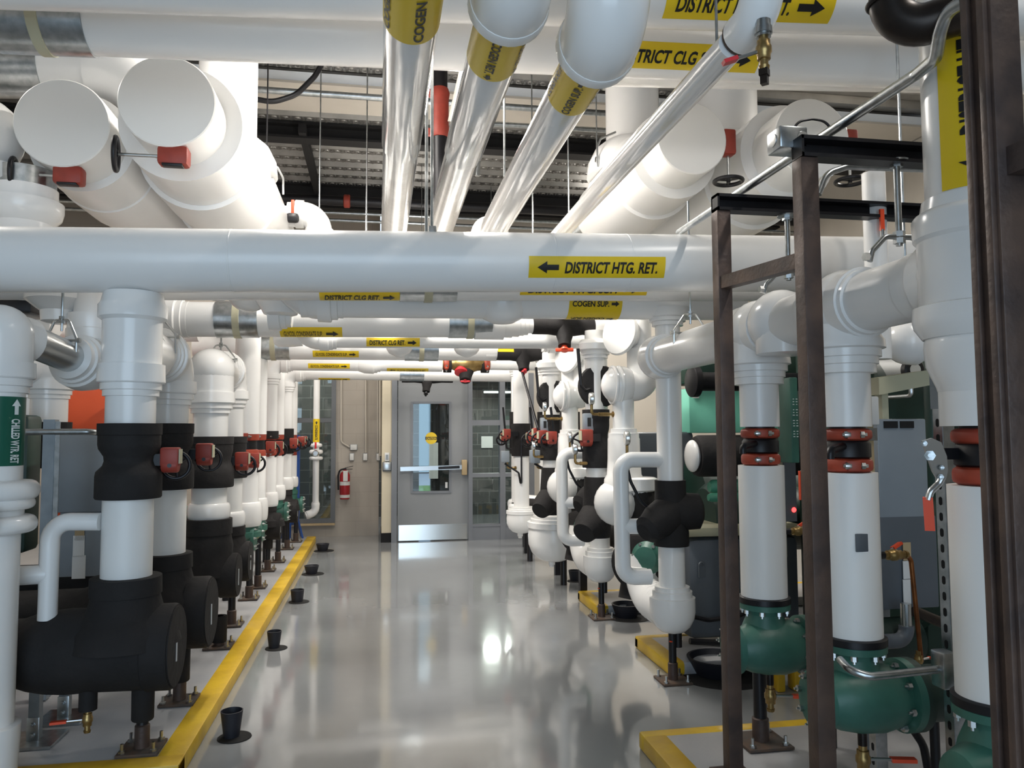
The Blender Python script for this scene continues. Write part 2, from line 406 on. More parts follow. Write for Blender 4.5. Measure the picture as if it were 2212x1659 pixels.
def gear(parent, c, sd, wd, k=1., neck=.05, turn=1):
    """red worm-gear valve operator with black handwheel; c = valve side, sd = neck direction, wd = wheel axis"""
    c = Vector(c); sd = Vector(sd).normalized(); wd = Vector(wd).normalized(); up = Vector((0, 0, 1))
    b = c+sd*(neck+.042*k)
    body = MB().box(b+up*.012*k, (.078*k, .062*k, .082*k), sd, .01*k)
    body.lathe(b-up*.025*k-sd*.034*k, sd, [(0, .028*k), (.006*k, .032*k), (.062*k, .032*k), (.068*k, .028*k)], 20)
    g = body.build('gear_operator', 'red', parent)
    nk = MB().bar(c-sd*.03, b-sd*.03*k, .052*k, .05*k)
    for s_ in (-1, 1): nk.bolt(b-sd*.045*k+up*.03*k*s_, sd, .006*k, .006*k)
    nk.build('valve_neck', 'black', parent)
    MB().box(b+sd*.041*k+up*.014*k, (.004, .05*k, .062*k), sd).build('position_plate', 'beige', g)
    MB().lathe(b-up*.025*k-wd*(.034*k), wd, [(0, .009*k), (.004, .009*k)], 12).build('plug', 'black', g)
    MB().cyl(b-up*.025*k, b-up*.025*k+wd*.075*k+sd*.012*k, .006*k, n=10).build('wheel_shaft', 'zinc', g)
    handwheel(g, b-up*.028*k+wd*.075*k+sd*.012*k, wd, .058*k); return g
def gauge(parent, p, out, face=None, R=.038, h=.09, d=.1):
    """pressure gauge on a brass elbow: p = tap on the pipe, out = tap direction, face = dial direction"""
    p = Vector(p); out = Vector(out).normalized(); face = Vector((-.95, .12, .0)).normalized(); up = Vector((0, 0, 1)); e = p+out*d
    g = MB().lathe(e+up*(h+R)-face*.016, face, [(0, R*.8), (.006, R), (.026, R), (.03, R*.94)], 24).build('pressure_gauge', 'zinc', parent)
    MB().lathe(e+up*(h+R)+face*.013, face, [(0, R*.9), (.002, R*.9)], 24).build('dial', 'gdial', g)
    n = MB().bar(e+up*(h+R)+face*.0158, e+up*(h+R*1.55)+face*.0158+out*R*.2, .003, .001, face); n.build('needle', 'ink', g)
    MB().tube([p-out*.02, p+out*d*.45, e, e+up*h], .009, .02, 10).cyl(p, p+out*.012, .02, n=12).cyl(p+out*d*.25, p+out*d*.7, .0125, n=8).build('gauge_piping', 'brass', g)
    return g
def ball_valve(parent, top, a, grip, L=.13, k=1., m='lever', body='brass', name='drain_valve'):
    """small brass ball valve running along a from top, lever pointing along grip"""
    top = Vector(top); a = Vector(a).normalized(); grip = Vector(grip).normalized()
    v = MB().lathe(top, a, [(0, .014*k), (.02*k, .014*k), (.021*k, .02*k), (.035*k, .02*k), (.04*k, .024*k), (.06*k, .024*k), (.065*k, .02*k), (.08*k, .02*k), (.081*k, .013*k), (.1*k, .013*k), (.101*k, .017*k), (.112*k, .015*k)], 12).build(name, body, parent)
    side = grip if abs(grip.dot(a)) < .5 else MB.basis(a)[0]
    c = top+a*.05*k
    MB().tube([c, c+side*.04*k, c+side*.045*k+grip*.03*k, c+side*.05*k+grip*.05*k], .006*k, .01, 8).build('lever_stem', 'zinc', v)
    MB().bar(c+side*.05*k+grip*.04*k, c+side*.05*k+grip*L*k, .026*k, .012*k, a).build('lever_grip', m, v); return v
def stand(x, y, ztop, label, r=.026, zb=.075, sleeve=None, plate='rustplate', m='black', pl=.2, group='pipe stands along the left pad'):
    t = thing('pipe_stand', label, 'pipe support', (x, y, zb), group)
    MB().box((x, y, zb+.007), (pl, pl, .012), None, .002).build('base_plate', plate, t)
    for i in (-1, 1):
        for j in (-1, 1):
            MB().lathe((x+i*pl*.37, y+j*pl*.37, zb+.013), (0, 0, 1), [(0, .014), (.01, .014), (.0105, .007), (.038, .007)], 6).build('anchor_bolt', 'zinc', t)
    MB().cyl((x, y, zb+.01), (x, y, ztop), r).build('post', m, t)
    MB().lathe((x, y, zb+.012), (0, 0, 1), [(0, r*1.25), (.09, r*1.25), (.095, r)], 20).build('post_socket', 'rust', t)
    if sleeve: MB().lathe((x, y, ztop-sleeve), (0, 0, 1), [(0, r*1.7), (.005, r*1.85), (sleeve, r*1.9)], 20).build('insulation_sleeve', 'rubber', t)
    return t
def clevis(c, a, r, label, rod=.5, group='clevis hangers under the ceiling'):
    """strap hanger over a pipe with its threaded rod"""
    c = Vector(c); a = Vector(a).normalized(); up = Vector((0, 0, 1)); b = up.cross(a).normalized()
    t = thing('clevis_hanger', label, 'pipe hanger', c, group)
    R = r+.006; top = c+up*(R+.075)
    MB().tube([c-b*R*.86+up*R*.1, c-b*R*.86+up*(R*.9), top-b*.03, top+b*.03, c+b*R*.86+up*R*.9, c+b*R*.86+up*R*.1], .006, .02, 8).build('yoke', 'zinc', t)
    MB().cyl(c-b*R*.98+up*R*.78, c+b*R*.98+up*R*.78, .006, n=8).lathe(c+b*R*.9+up*R*.78, b, [(0, .012), (.014, .012)], 6).lathe(c-b*R*.9+up*R*.78, -b, [(0, .012), (.014, .012)], 6).build('cross_bolt', 'zinc', t)
    MB().cyl(top-up*.05, top+up*rod, .006, n=8).lathe(top-up*.015, up, [(0, .013), (.012, .013)], 6).lathe(top+up*.004, up, [(0, .013), (.012, .013)], 6).build('threaded_rod', 'galv', t)
    return t
def strainer(parent, c, run, leg, r, L=.3, leglen=.2, m='rubber'):
    """insulated Y strainer body with angled leg"""
    c = Vector(c); run = Vector(run).normalized(); leg = Vector(leg).normalized()
    mb = MB().lathe(c-run*L/2, run, [(0, r), (L*.08, r*1.02), (L*.25, r*1.0), (L*.42, r*1.18), (L*.62, r*1.18), (L*.78, r*1.0), (L*.92, r*1.02), (L, r)], 28)
    mb.lathe(c, leg, [(0, r*1.25), (leglen*.5, r*.98), (leglen*.75, r*.78), (leglen, r*.76)], 24)
    return mb.build('insulated_strainer', m, parent)
def sleeve(parent, c, a, r, L, m='galv', band=True):
    """half-round metal saddle round the insulation with a pale strap"""
    c = Vector(c); a = Vector(a).normalized()
    s_ = MB().lathe(c-a*L/2, a, [(0, r+.001), (.001, r+.006), (L-.001, r+.006), (L, r+.001)], 32).build('metal_saddle', m, parent)
    if band: MB().lathe(c-a*.022, a, [(0, r+.007), (.001, r+.011), (.043, r+.011), (.044, r+.007)], 32).build('saddle_strap', 'beige', s_)
    return s_
def handle_cap(parent, c, a, k=1., m='redlever'):
    """winged blow-down cap"""
    c = Vector(c); a = Vector(a).normalized(); x, y, _ = MB.basis(a)
    return MB().lathe(c, a, [(0, .02*k), (.025*k, .02*k), (.026*k, .03*k), (.04*k, .03*k)], 16).box(c+a*.036*k, (.13*k, .03*k, .026*k), x, .006*k).build('blowdown_handle', m, parent)
# ---------------------------------------------------------------- room shell
XL, XR, YB, CEIL = -4.6, 5.6, -3.2, 4.6
YD, YW, YV = 10.15, 10.85, 13.2                     # door front, recessed wall, far wall of the lobby beyond
def st(mb, name, m, **k): return mb.build(name, m, None, kind='structure', **k)
st(MB().box(((XL+XR)/2, 5, -.05), (XR-XL, 17, .1)), 'floor', 'floor')
st(MB().box((XL-.06, 4, CEIL/2), (.12, 15, CEIL)), 'wall_left', 'wallplain')
st(MB().box((XR+.06, 4, CEIL/2), (.12, 15, CEIL)), 'wall_right', 'wallplain')
# wall behind the photographer with the open loading door
b = MB()
b.box((-3.6, YB, CEIL/2), (2.0, .15, CEIL)); b.box((3.6, YB, CEIL/2), (4.0, .15, CEIL)); b.box((-.5, YB, 4.1), (4.3, .15, 1.0))
st(b, 'wall_back', 'wallplain')
# far wall: left stretch set back, with a tall window beside the aisle
wx0, wx1, wz0, wz1 = -1.32, -.565, .19, 2.35
b = MB(); cx = XL; xe = .02
b.box(((XL+wx0)/2, YW+.1, CEIL/2), (wx0-XL, .2, CEIL)); b.box(((wx1+xe)/2, YW+.1, CEIL/2), (xe-wx1, .2, CEIL))
b.box(((wx0+wx1)/2, YW+.1, wz0/2), (wx1-wx0, .2, wz0)); b.box(((wx0+wx1)/2, YW+.1, (wz1+CEIL)/2), (wx1-wx0, .2, CEIL-wz1))
st(b, 'wall_far_left', 'wall')
# right stretch: above and beside the glazed entrance
ex0, ex1, ez = .183, 2.06, 2.2
b = MB()
b.box(((ex0+ex1)/2, YD+.1, (ez+CEIL)/2), (ex1-ex0, .2, CEIL-ez)); b.box(((ex1+XR)/2, YD+.1, CEIL/2), (XR-ex1, .2, CEIL))
st(b, 'wall_far_right', 'wallplain')
b = MB(); b.box((.12, YD+.36, CEIL/2), (.126, .74, CEIL)); st(b, 'trim_1', 'cream')
b = MB(); b.box((.12, YD+.355, .06), (.14, .76, .12)); st(b, 'baseboard_far', 'hole')
# window in the set-back wall
wn = MB()
for x in (wx0+.03, wx1-.03): wn.box((x, YW, (wz0+wz1)/2), (.06, .09, wz1-wz0))
for z in (wz0+.03, wz1-.03, 1.585): wn.box(((wx0+wx1)/2, YW, z), (wx1-wx0, .085, .055))
wn = st(wn, 'window_1', 'darkframe')
for z0, z1 in ((wz0+.06, 1.55), (1.62, wz1-.06)): MB().box(((wx0+wx1)/2, YW+.01, (z0+z1)/2), (wx1-wx0-.11, .008, z1-z0)).build('window_pane', 'glass', wn)
MB().box(((wx0+wx1)/2, YW-.05, wz0-.012), (wx1-wx0, .09, .024)).build('window_sill', 'cork', wn)
# entrance: frame, door leaf, side light
fr = MB()
dl, dr = .262, 1.18
for x, wd in ((.215, .07), (1.205, .055), (1.635, .07), (2.025, .07)): fr.box((x, YD, ez/2), (wd, .14, ez))
fr.box(((ex0+ex1)/2, YD, ez-.03), (ex1-ex0, .138, .06))
for z, h in ((1.535, .07), (.845, .05), (.19, .03)): fr.box(((1.205+2.0)/2, YD, z), (.8, .13, h))
fr.box(((1.205+2.0)/2, YD, .09), (.8, .12, .18))
fr = st(fr, 'window_2', 'frame')
for x0, x1 in ((1.232, 1.6), (1.67, 1.99)):
    for z0, z1 in ((.205, .82), (.87, 1.5), (1.57, 2.14)): MB().box(((x0+x1)/2, YD+.02, (z0+z1)/2), (x1-x0, .008, z1-z0)).build('window_pane', 'glass', fr)
lx0, lx1, lz0, lz1 = .455, .93, .645, 1.79
d = MB()
dy = YD+.01
d.box(((dl+lx0)/2, dy, 1.08), (lx0-dl, .045, 2.13)); d.box(((lx1+dr)/2, dy, 1.08), (dr-lx1, .045, 2.13))
d.box(((lx0+lx1)/2, dy, (lz0+.015)/2), (lx1-lx0, .045, lz0-.015)); d.box(((lx0+lx1)/2, dy, (lz1+2.145)/2), (lx1-lx0, .045, 2.145-lz1))
door = st(d, 'door_1', 'leaf')
b = MB()
for x in (lx0-.012, lx1+.012): b.box((x, dy-.027, (lz0+lz1)/2), (.03, .014, lz1-lz0+.05))
for z in (lz0-.012, lz1+.012): b.box(((lx0+lx1)/2, dy-.027, z), (lx1-lx0, .014, .03))
b.build('vision_frame', 'frame', door)
MB().box(((lx0+lx1)/2, dy, (lz0+lz1)/2), (lx1-lx0, .008, lz1-lz0)).build('door_pane', 'glass', door)
MB().box(((dl+dr)/2, dy-.025, .115), (dr-dl-.03, .003, .2)).build('kick_plate', 'kick', door)
pb = MB().bar((dl+.03, dy-.075, .94), (dr-.09, dy-.075, .955), .03, .055).build('push_bar', 'zinc', door)
MB().bar((dl+.52, dy-.093, .948), (dr-.12, dy-.093, .957), .006, .035).build('push_pad', 'black', pb)
MB().box((dr-.055, dy-.06, .95), (.07, .07, .2), None, .012).build('latch_case', 'cork', door)
st2 = MB().lathe((lx0+.24, dy-.006, 1.335), (0, -1, 0), [(0, .078), (.002, .078)], 32).build('caution_sticker', 'yellow', door)
t = MB()
t.box((lx0+.24, dy-.0095, 1.335), (.155, .002, .036)); t.build('sticker_band', 'ink', st2)
t = MB(); put_marks(t, 'CAUTION', flat_map((lx0+.24, dy-.0115, 1.335), (1, 0, 0), (0, 0, 1)), -.066, .066, -.012, .012); t.build('sticker_lettering', 'yellow', st2, flat=True)
MB().box((lx1-.035, dy-.007, .72), (.03, .003, .075)).build('paper_label', 'sticker', door)
# lobby beyond the glass: dark block walls, its own strip lamp, a gap to the daylight outside
b = MB()
g0, g1 = onY(905, 960, YV).x, onY(931, 960, YV).x
b.box(((XL+g0)/2, YV+.1, 1.5), (g0-XL, .2, 3)); b.box(((g1+XR)/2, YV+.1, 1.5), (XR-g1, .2, 3))
st(b, 'wall_lobby', 'vest')
st(MB().box((.5, 12, 3.05), (10.2, 2.4, .1)), 'trim_2', 'wallplain')
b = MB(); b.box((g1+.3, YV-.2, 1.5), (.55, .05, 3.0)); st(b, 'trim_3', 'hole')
p = onY(1076, 847, 12.3)
lt = thing('lobby_lamp', 'lit white strip lamp in the lobby behind the side light', 'lamp', (p.x, 12.3, p.z))
MB().box((p.x, 12.3, p.z+.03), (.5, .1, .03)).build('lamp_housing', 'frame', lt); MB().cyl((p.x-.15, 12.3, p.z+.03), (p.x-.15, 12.3, 3.0), .006).cyl((p.x+.15, 12.3, p.z+.03), (p.x+.15, 12.3, 3.0), .006).build('lamp_rods', 'frame', lt)
MB().box((p.x, 12.3, p.z), (.46, .08, .03)).build('lamp_lens', 'lamp', lt)
area('lobby_light', (p.x, 12.3, p.z-.04), (0, 0, 0),   .46, .08, 22, (1, .97, .92))
area('lobby_light_left', (-1.2, 12.3, 2.9), (0, 0, 0), .46, .08, 26, (1, .97, .92))
p = onY(934, 995, YV-.24)
one(MB().box((p.x+.02, YV-.24, p.z), (.15, .02, .6)).build('notice_board', 'sticker'), 'pale paper notice seen through the door glass behind the caution sticker', 'notice')
p = onY(1052, 955, YV-.01)
one(MB().box((p.x, YV-.01, p.z), (.2, .02, .2)).build('wall_plate', 'sticker'), 'white square plate on the dark block wall behind the side light', 'notice')
# outside
st(MB().box((1.5, 24, -.08), (40, 21.4, .06)), 'trim_4', 'asphalt')
one(MB().box((1.2, 19, -.02), (9, 3.2, .08)).build('lawn', 'grass', None, kind='stuff'), 'strip of green lawn outside seen through the door glass', 'grass')
one(MB().box((1.5, 30, 2.5), (16, 4, 5)).prism([(-8.3, 0), (8.3, 0), (0, 1.6)], (1, 0, 0), (0, 0, 1), (1.5, 32.2, 5), 4.4).build('outside_building', 'farblue'), 'pale blue-green building outside seen through the door glass', 'building')

# ---------------------------------------------------------------- ceiling deck, beams, duct
b = MB(); pitch = .29; y = 1.0
pts = []
yy = -3.2
while yy < 11.0:
    pts += [(yy, 0), (yy+.11, 0), (yy+.145, .06), (yy+.255, .06)]; yy += pitch
vs = [[b.b.verts.new((x, y_, CEIL+z)) for y_, z in pts] for x in (XL, XR)]
for i in range(len(pts)-1): b.b.faces.new((vs[0][i], vs[0][i+1], vs[1][i+1], vs[1][i]))
yy = -3.2+pitch*24
while yy < 10.9:                                       # pressed lugs of the deck
    x = -2.2
    while x < 3.2:
        b.torus((x, yy+.055, CEIL), (0, 0, 1), .024, .011, 10, 5); b.box((x+.055, yy+.055, CEIL-.002), (.016, .075, .02)); x += .115
    yy += pitch
st(b, 'ceiling', 'deck')
st(MB().box(((XL+XR)/2, 4, CEIL+.14), (XR-XL, 15, .08)), 'trim_5', 'wallplain')
def ibeam(y, z0, z1, w_, label):
    b = MB(); xm = (XL+XR)/2; L = XR-XL
    b.box((xm, y, z0+.012), (L, w_, .024)); b.box((xm, y, z1-.012), (L, w_, .024)); b.box((xm, y, (z0+z1)/2), (L, .016, z1-z0-.04))
    return one(b.build('roof_beam', 'beam'), label, 'beam', 'black roof beams')
ibeam(8.05, 4.43, 4.6, .18, 'black steel roof beam nearest the camera, in front of the embossed deck')
ibeam(10.0, 4.28, 4.6, .18, 'black steel roof beam farthest back, tight against the far wall')
p = onY(655, 300, 8.0)
one(MB().box((p.x, 8.9, 4.5), (.075, 2.05, .1)).build('roof_strut', 'beam'), 'short black steel bridging strut crossing the roof deck between the two beams', 'beam')
dz0, dz1 = zat(246, .3, 7.3), zat(140, .3, 6.75)
one(MB().box(((XL+XR)/2, 7.05, (dz0+4.57)/2), (XR-XL-.1, .56, 4.57-dz0)).build('ceiling_duct', 'duct'), 'wide pale rectangular duct crossing under the roof deck', 'duct')
one(MB().box(((XL+XR)/2, 7.05, dz0-.012), (XR-XL-.1, .6, .022)).build('soffit_board', 'wallplain'), 'flat beige board along the underside of the pale duct', 'board')
# strip lamps
names = []
for i, (x, y, z, pw) in enumerate(LAMPS):
    lab = {0: 'lit strip lamp above the near left machines', 1: 'lit strip lamp above the middle of the left row', 2: 'lit strip lamp over the far end of the left row',
           3: 'lit strip lamp hung over the middle of the aisle', 4: 'lit strip lamp hung over the aisle near the door', 5: 'lit strip lamp above the nearest steel frame',
           6: 'lit strip lamp above the middle of the right row', 7: 'lit strip lamp over the far end of the right row', 8: 'lit strip lamp high over the aisle just past the large front pipe', 9: 'lit strip lamp hung low behind the top mains over the aisle'}[i]
    t = thing('strip_lamp', lab, 'lamp', (x, y, z), 'strip lamps hung below the roof')
    MB().prism([(-.075, 0), (.075, 0), (.05, .07), (-.05, .07)], (1, 0, 0), (0, 0, 1), (x, y+.6, z), 1.2).build('lamp_housing', 'wallplain', t)
    MB().box((x, y, z-.012), (.11, 1.16, .022), None, .006).build('lamp_lens', 'lamp', t)
    for s_ in (-.5, .5): MB().cyl((x, y+s_, z+.07), (x, y+s_, CEIL+.01), .004, n=6).build('suspension_wire', 'galv', t)
    area('strip_light', (x, y, z-.03), (0, 0, 0), .11, 1.16, pw, (1, .95, .88)); area('added_uplight', (x, y, z+.08), (pi, 0, 0),   .06, 1.1, 7, (1, .95, .88))  # upward light added above each closed housing to brighten the deck
# ---------------------------------------------------------------- equipment pads with painted edges
def pad(x0, x1, y0, y1, h, label, edges, ew=.11):
    t = thing('equipment_pad', label, 'concrete pad', ((x0+x1)/2, (y0+y1)/2, 0), 'raised concrete pads')
    MB().box(((x0+x1)/2, (y0+y1)/2, h/2), (x1-x0-.004, y1-y0-.004, h-.004), None, .006).build('pad_slab', 'concrete', t)
    b = MB()
    if 'R' in edges: b.box((x1-ew/2, (y0+y1)/2, h/2), (ew, y1-y0, h), None, .006)
    if 'L' in edges: b.box((x0+ew/2, (y0+y1)/2, h/2), (ew, y1-y0, h), None, .012)
    if 'N' in edges: b.box(((x0+x1)/2, y0+ew/2, h/2+.001), (x1-x0, ew, h), None, .006)
    if 'F' in edges: b.box(((x0+x1)/2, y1-ew*.35, h/2+.001), (x1-x0, ew*.7, h), None, .012)
    b.build('painted_edge', 'edge', t); return t
PH = .075
pad(-4.2, -.78, 3.36, 10.36, PH, 'long raised concrete pad left of the aisle with a yellow painted edge', 'RN')
pad(1.15, 4.6, .6, 3.36, PH, 'raised pad under the green valves, nearest right, with yellow edge', 'LF')
pad(1.66, 4.6, 4.29, 4.9, PH, 'raised pad with yellow edge, middle of the three on the right', 'LF', .1)
pad(1.66, 4.6, 5.78, 6.35, PH, 'raised pad with yellow edge, farthest of the three on the right', 'LF', .1)
# ---------------------------------------------------------------- floor drains with rubber cups
cups = [(-.659, 3.829, .045, .12), (-.66, 5.33, .042, .11), (-.653, 6.738, .05, .1), (-.643, 8.028, .065, .085), (-.64, 9.571, .07, .085)]
cl = ['black rubber drain cup left of the aisle, nearest the camera', 'second black rubber drain cup from the camera beside the yellow edge', 'third black drain cup from the camera, straight-sided, beside the yellow edge',
      'fourth black drain cup from the camera, flaring wide, beside the yellow edge', 'black drain cup farthest down the left side, near the end of the yellow edge']
cups += [(1.84, 7.155, .05, .1), (1.87, 5.70, .1, .1), (1.95, 4.27, .16, .1)]
cl += ['small square black drain cup right of the aisle, below the bulb-shaped pump jackets', 'round black drain cup behind the stand of the farther right pump drop', 'wide black drain tub behind the stand of the nearer right pump drop']
for i, (x, y, r, h) in enumerate(cups):
    t = thing('drain_cup', cl[i], 'drain', (x, y, 0), 'rubber drain cups in the floor')
    k = .78 if i != 2 else .9
    MB().lathe((x, y, .0), (0, 0, 1), [(0, r*k), (h, r*1.12), (h+.001, r*1.02), (.02, r*k*.85)], 24, caps=False).lathe((x, y, .012), (0, 0, 1), [(0, r*k), (.004, r*k*.9)], 24).build('cup', 'cup', t)
    MB().lathe((x+.015, y-.01, .0), (0, 0, 1), [(0, r*1.7), (.004, r*1.66)], 28).build('drain_opening', 'hole', t)
# ---------------------------------------------------------------- mains crossing overhead
UP = Vector((0, 0, 1)); EX = Vector((1, 0, 0)); EY = Vector((0, 1, 0))
LOW = Vector((0, -.74, -.67)); FRONT = Vector((0, -1, -.12))
def main_pipe(label, Y, pa, pb, r, m='white', x0=None, x1=None, group=None):
    """straight main through two picture points lying on the plane y = Y; extended to x0 .. x1"""
    a = onY(*pa, Y); b = onY(*pb, Y); s_ = (b.z-a.z)/(b.x-a.x)
    f = lambda x: Vector((x, Y, a.z+s_*(x-a.x)))
    p, q = f(a.x if x0 is None else x0), f(b.x if x1 is None else x1)
    t = thing('overhead_main', label, 'pipe', (p+q)/2, group)
    MB().cyl(p, q, r, n=40).build('pipe_jacket', m, t)
    return t, f, (q-p).normalized()
def seam(t, f, d, x, r):
    MB().lathe(f(x)-d*.004, d, [(0, r), (.001, r+.0012), (.007, r+.0012), (.008, r)], 36).build('jacket_seam', 'white', t)
def mark_at(t, f, d, r, px, Y, L, H, text, arrow='R', n=None, **k):
    x = onY(px, 500, Y).x
    return marker(t, f(x), d, n if n is not None else LOW, r, L, H, text, arrow, **k)
def xat(px, py, Y): return onY(px, py, Y).x

G = 'overhead mains crossing the aisle'
# the large front main
Y0 = 3.5; r0 = .138
t, f0, d0 = main_pipe('large white insulated main spanning the picture just above eye height, arrow pointing left', Y0, (0, 561), (1500, 569), r0, x0=-3.4, x1=3.2, group=G)
for px in (503, 1190, 1350): seam(t, f0, d0, xat(px, 565, Y0), r0)
mark_at(t, f0, d0, r0, 1274, Y0, xat(1415, 600, Y0)-xat(1130, 600, Y0), .1, 'DISTRICT HTG. RET.', 'L', n=(0, -.93, -.36), th=.5, alen=.1, slant=.12)
c = onY(934, 500, Y0-.03)
k = thing('pipe_clamp', 'small plated clamp with bolt on top of the large front main', 'clamp', c, None)
MB().box((c.x, Y0-.035, c.z-.015), (.036, .03, .075), None, .004).build('clamp_body', 'zinc', k)
MB().lathe((c.x, Y0-.05, c.z-.025), (0, -1, 0), [(0, .014), (.005, .014), (.006, .008), (.012, .007)], 6).build('clamp_bolt', 'galv', k)
for i, (dx, dy) in enumerate(((.0, .0), (-.022, .05))):
    one(MB().cyl((c.x+dx, Y0+dy, c.z), (c.x+dx, Y0+dy, CEIL), .0075, n=8).build('threaded_rod', 'galv'), ['threaded hanger rod rising from the clamp on the front main', 'thin threaded rod just behind the clamp rod'][i], 'rod')
# two top mains close to the camera
t, f, d = main_pipe('white main along the top edge of the picture with the large yellow heating marker', 2.9, (0, -69), (1480, -12), .135, x0=-3, x1=3.4, group=G)
mark_at(t, f, d, .135, 1609, 2.9, .735, .13, 'DISTRICT HTG. RET.', 'R', n=(0, -.72, -.7), th=.46, alen=.12, slant=.12)
t, f, d = main_pipe('second white main from the top, galvanized saddle at its left end', 3.3, (217, 46), (1340, 100), .135, x0=-3.2, x1=3.6, group=G)
mark_at(t, f, d, .135, 1468, 3.3, .72, .12, 'DISTRICT CLG SUP.', 'R', n=(0, -.74, -.67), th=.46, alen=.11, slant=.12)
sleeve(t, f(xat(95, 60, 3.3)), d, .135, xat(203, 60, 3.3)-xat(-5, 60, 3.3))
t, f, d = main_pipe('third white main at upper left with galvanized saddle, feeding the capped header', 4.9, (50, 150), (200, 153), .16, x0=-4.2, x1=-1.66, group=G)
sleeve(t, f(xat(30, 150, 4.9)), d, .16, .36, band=False)
p = f(-1.7)
MB().tube([p-EX*.02, p+EX*.2, p+EX*.55-UP*.5], .185, .3, 28).build('elbow_cover', 'cover', t)
t, f, d = main_pipe('third white main at upper right, behind the cooling marker', 3.9, (1540, 136), (1950, 147), .135, x0=1.0, x1=3.6, group=G)

# ---- capped headers pointing at the camera, valves hung on their ends
def header(label, px, py, Z, rc, prof, wheel, neck=None):
    c = onZ(px, py, Z)
    t = thing('capped_header', label, 'pipe', c, 'large capped pipe headers under the roof')
    MB().lathe(c, EY, [(0, rc-.006), (.006, rc), (.3, rc)], 48).build('end_cap', 'whitematte', t)
    MB().lathe(c+EY*.29, EY, prof, 48).build('insulated_body', 'white', t)
    if neck:
        y_, rn = neck; b = c+EY*y_; R = prof[-1][1]
        MB().lathe(b+UP*(R*.55), UP, [(0, rn*1.75), (.1, rn*1.7), (.2, rn*1.45), (.26, rn*1.08), (.265, rn), (1.1, rn)], 36).build('riser_neck', 'white', t)
    if wheel == 'left':
        b = c-UP*(rc+.035)+EY*.05; s_ = -EX
        g = MB().box(b+EX*.03, (.15, .09, .1), None, .018).build('gear_operator', 'red', t)
        MB().box(b+EX*.03-EY*.02-UP*.052, (.1, .05, .014), None, .004).build('position_plate', 'black', g)
        MB().cyl(b-EX*.03, b-EX*.245, .0085, n=10).build('wheel_shaft', 'zinc', g)
        handwheel(g, b-EX*.25, (-1, -.18, 0), .082, r=.013)
    else:
        b = c+EX*(rc+.03)+EY*.05
        g = MB().box(b+UP*.0, (.08, .09, .16), None, .014).build('gear_operator', 'red', t)
        MB().cyl(b-UP*.05, b-UP*.235, .0085, n=10).build('wheel_shaft', 'zinc', g)
        handwheel(g, b-UP*.24, (0, 0, -1), .085, r=.013)
    return t, c
P1 = [(0, .322), (.45, .324), (.455, .352), (.95, .352), (.96, .335), (1.3, .335), (1.31, .352), (2.6, .35), (2.62, .28), (4.0, .28)]
P2 = [(0, .29), (.4, .29), (.405, .3), (.8, .3), (.81, .285), (2.6, .285)]
h1, c1 = header('large white capped header at upper left, the right one of the left pair', 360, 218, 3.1, .238, P1, 'left', (1.58, .2))
h2, c2 = header('large white capped header at the far upper left, handwheel hanging left of its red gearbox', 133, 265, 3.1, .245, P2, 'left')
h3, c3 = header('large white capped header right of the aisle, red gearbox on its right side', 1495, 298, 3.2, .226, [(0, .29), (.4, .29), (.405, .315), (1.0, .315), (1.01, .29), (1.4, .29), (1.42, .22), (3.2, .22)], 'down', (1.1, .2))
MB().lathe(c3+EY*1.72, EY, [(0, .224), (.9, .224)], 32).build('foil_jacket', 'galv', h3)
h4, c4 = header('large white capped header at upper right behind the steel frames', 1755, 298, 3.2, .25, [(0, .33), (.5, .33), (.51, .36), (1.1, .36), (1.11, .32), (2.4, .32)], 'down', (1.2, .25))
# vessel neck seen at the left edge
t = thing('overhead_fitting', 'white fitting covers stacked at the left edge beside the capped headers', 'pipe', onY(10, 400, 4.6))
p = onY(15, 300, 4.6)
mb = MB(); mb.ball(p-EX*.12, .2, (1, 1, 1.1)); steps(mb, p-EX*.1-UP*.2, -UP, .16, 1.3); mb.build('elbow_cover', 'cover', t)
q = onY(50, 455, 4.6)
MB().lathe(q+UP*.12, -UP, [(0, .17), (.07, .17), (.075, .2), (.12, .2), (.16, .19), (.2, .15), (.6, .15)], 32).build('ring_cover', 'cover', t)
MB().cyl(q+UP*.12, q+UP*.22, .16).build('metal_saddle', 'galv', t)

# ---- four bright-jacketed lines running down the aisle overhead
def long_line(label, X, Z, r, y0, y1, jacket='clear', step=None, elbow_at=None, re=.11, up=1.6):
    t = thing('overhead_line', label, 'pipe', (X, (y0+y1)/2, Z), 'lines running lengthwise above the aisle')
    if step:
        MB().lathe((X, y0, Z), EY, [(0, r*1.07), (step-y0, r*1.07), (step-y0+.02, r*1.0), (y1-y0, r)], 32).build('pipe_jacket', jacket, t)
    else: MB().cyl((X, y0, Z), (X, y1, Z), r, n=32).build('pipe_jacket', jacket, t)
    if elbow_at is not None:
        c = Vector((X, elbow_at, Z)); mb = MB()
        mb.tube([c+EY*.13, c, c+UP*.13], re, .115, 32, 10); mb.lathe(c+EY*.12, EY, [(0, re*1.02), (.01, re*1.05), (.04, re*1.04), (.05, r)], 32)
        mb.build('elbow_cover', 'cover', t); MB().cyl(c+UP*.1, c+UP*up, r*1.05).build('riser_jacket', 'white', t)
    return t
def band(t, X, Z, r, y, L, text, turns, rev=False, arrow='R'):
    marker(t, (X, y, Z), EY if not rev else -EY, (-.3, 0, -1), r, L, .1, text, arrow, th=.27, turns=turns, full=True, alen=.03, name='marker_band', pad=.04)
l1 = long_line('leftmost bright jacketed line over the aisle, passing out of the top of the picture', .09, 2.6, .075, .2, 6.6, step=3.15)
ye = onZ(885, 95, 2.52).y
band(l1, .09, 2.6, .0805, ye-.2, .4, 'COGEN RET', (-.5, .75), True)
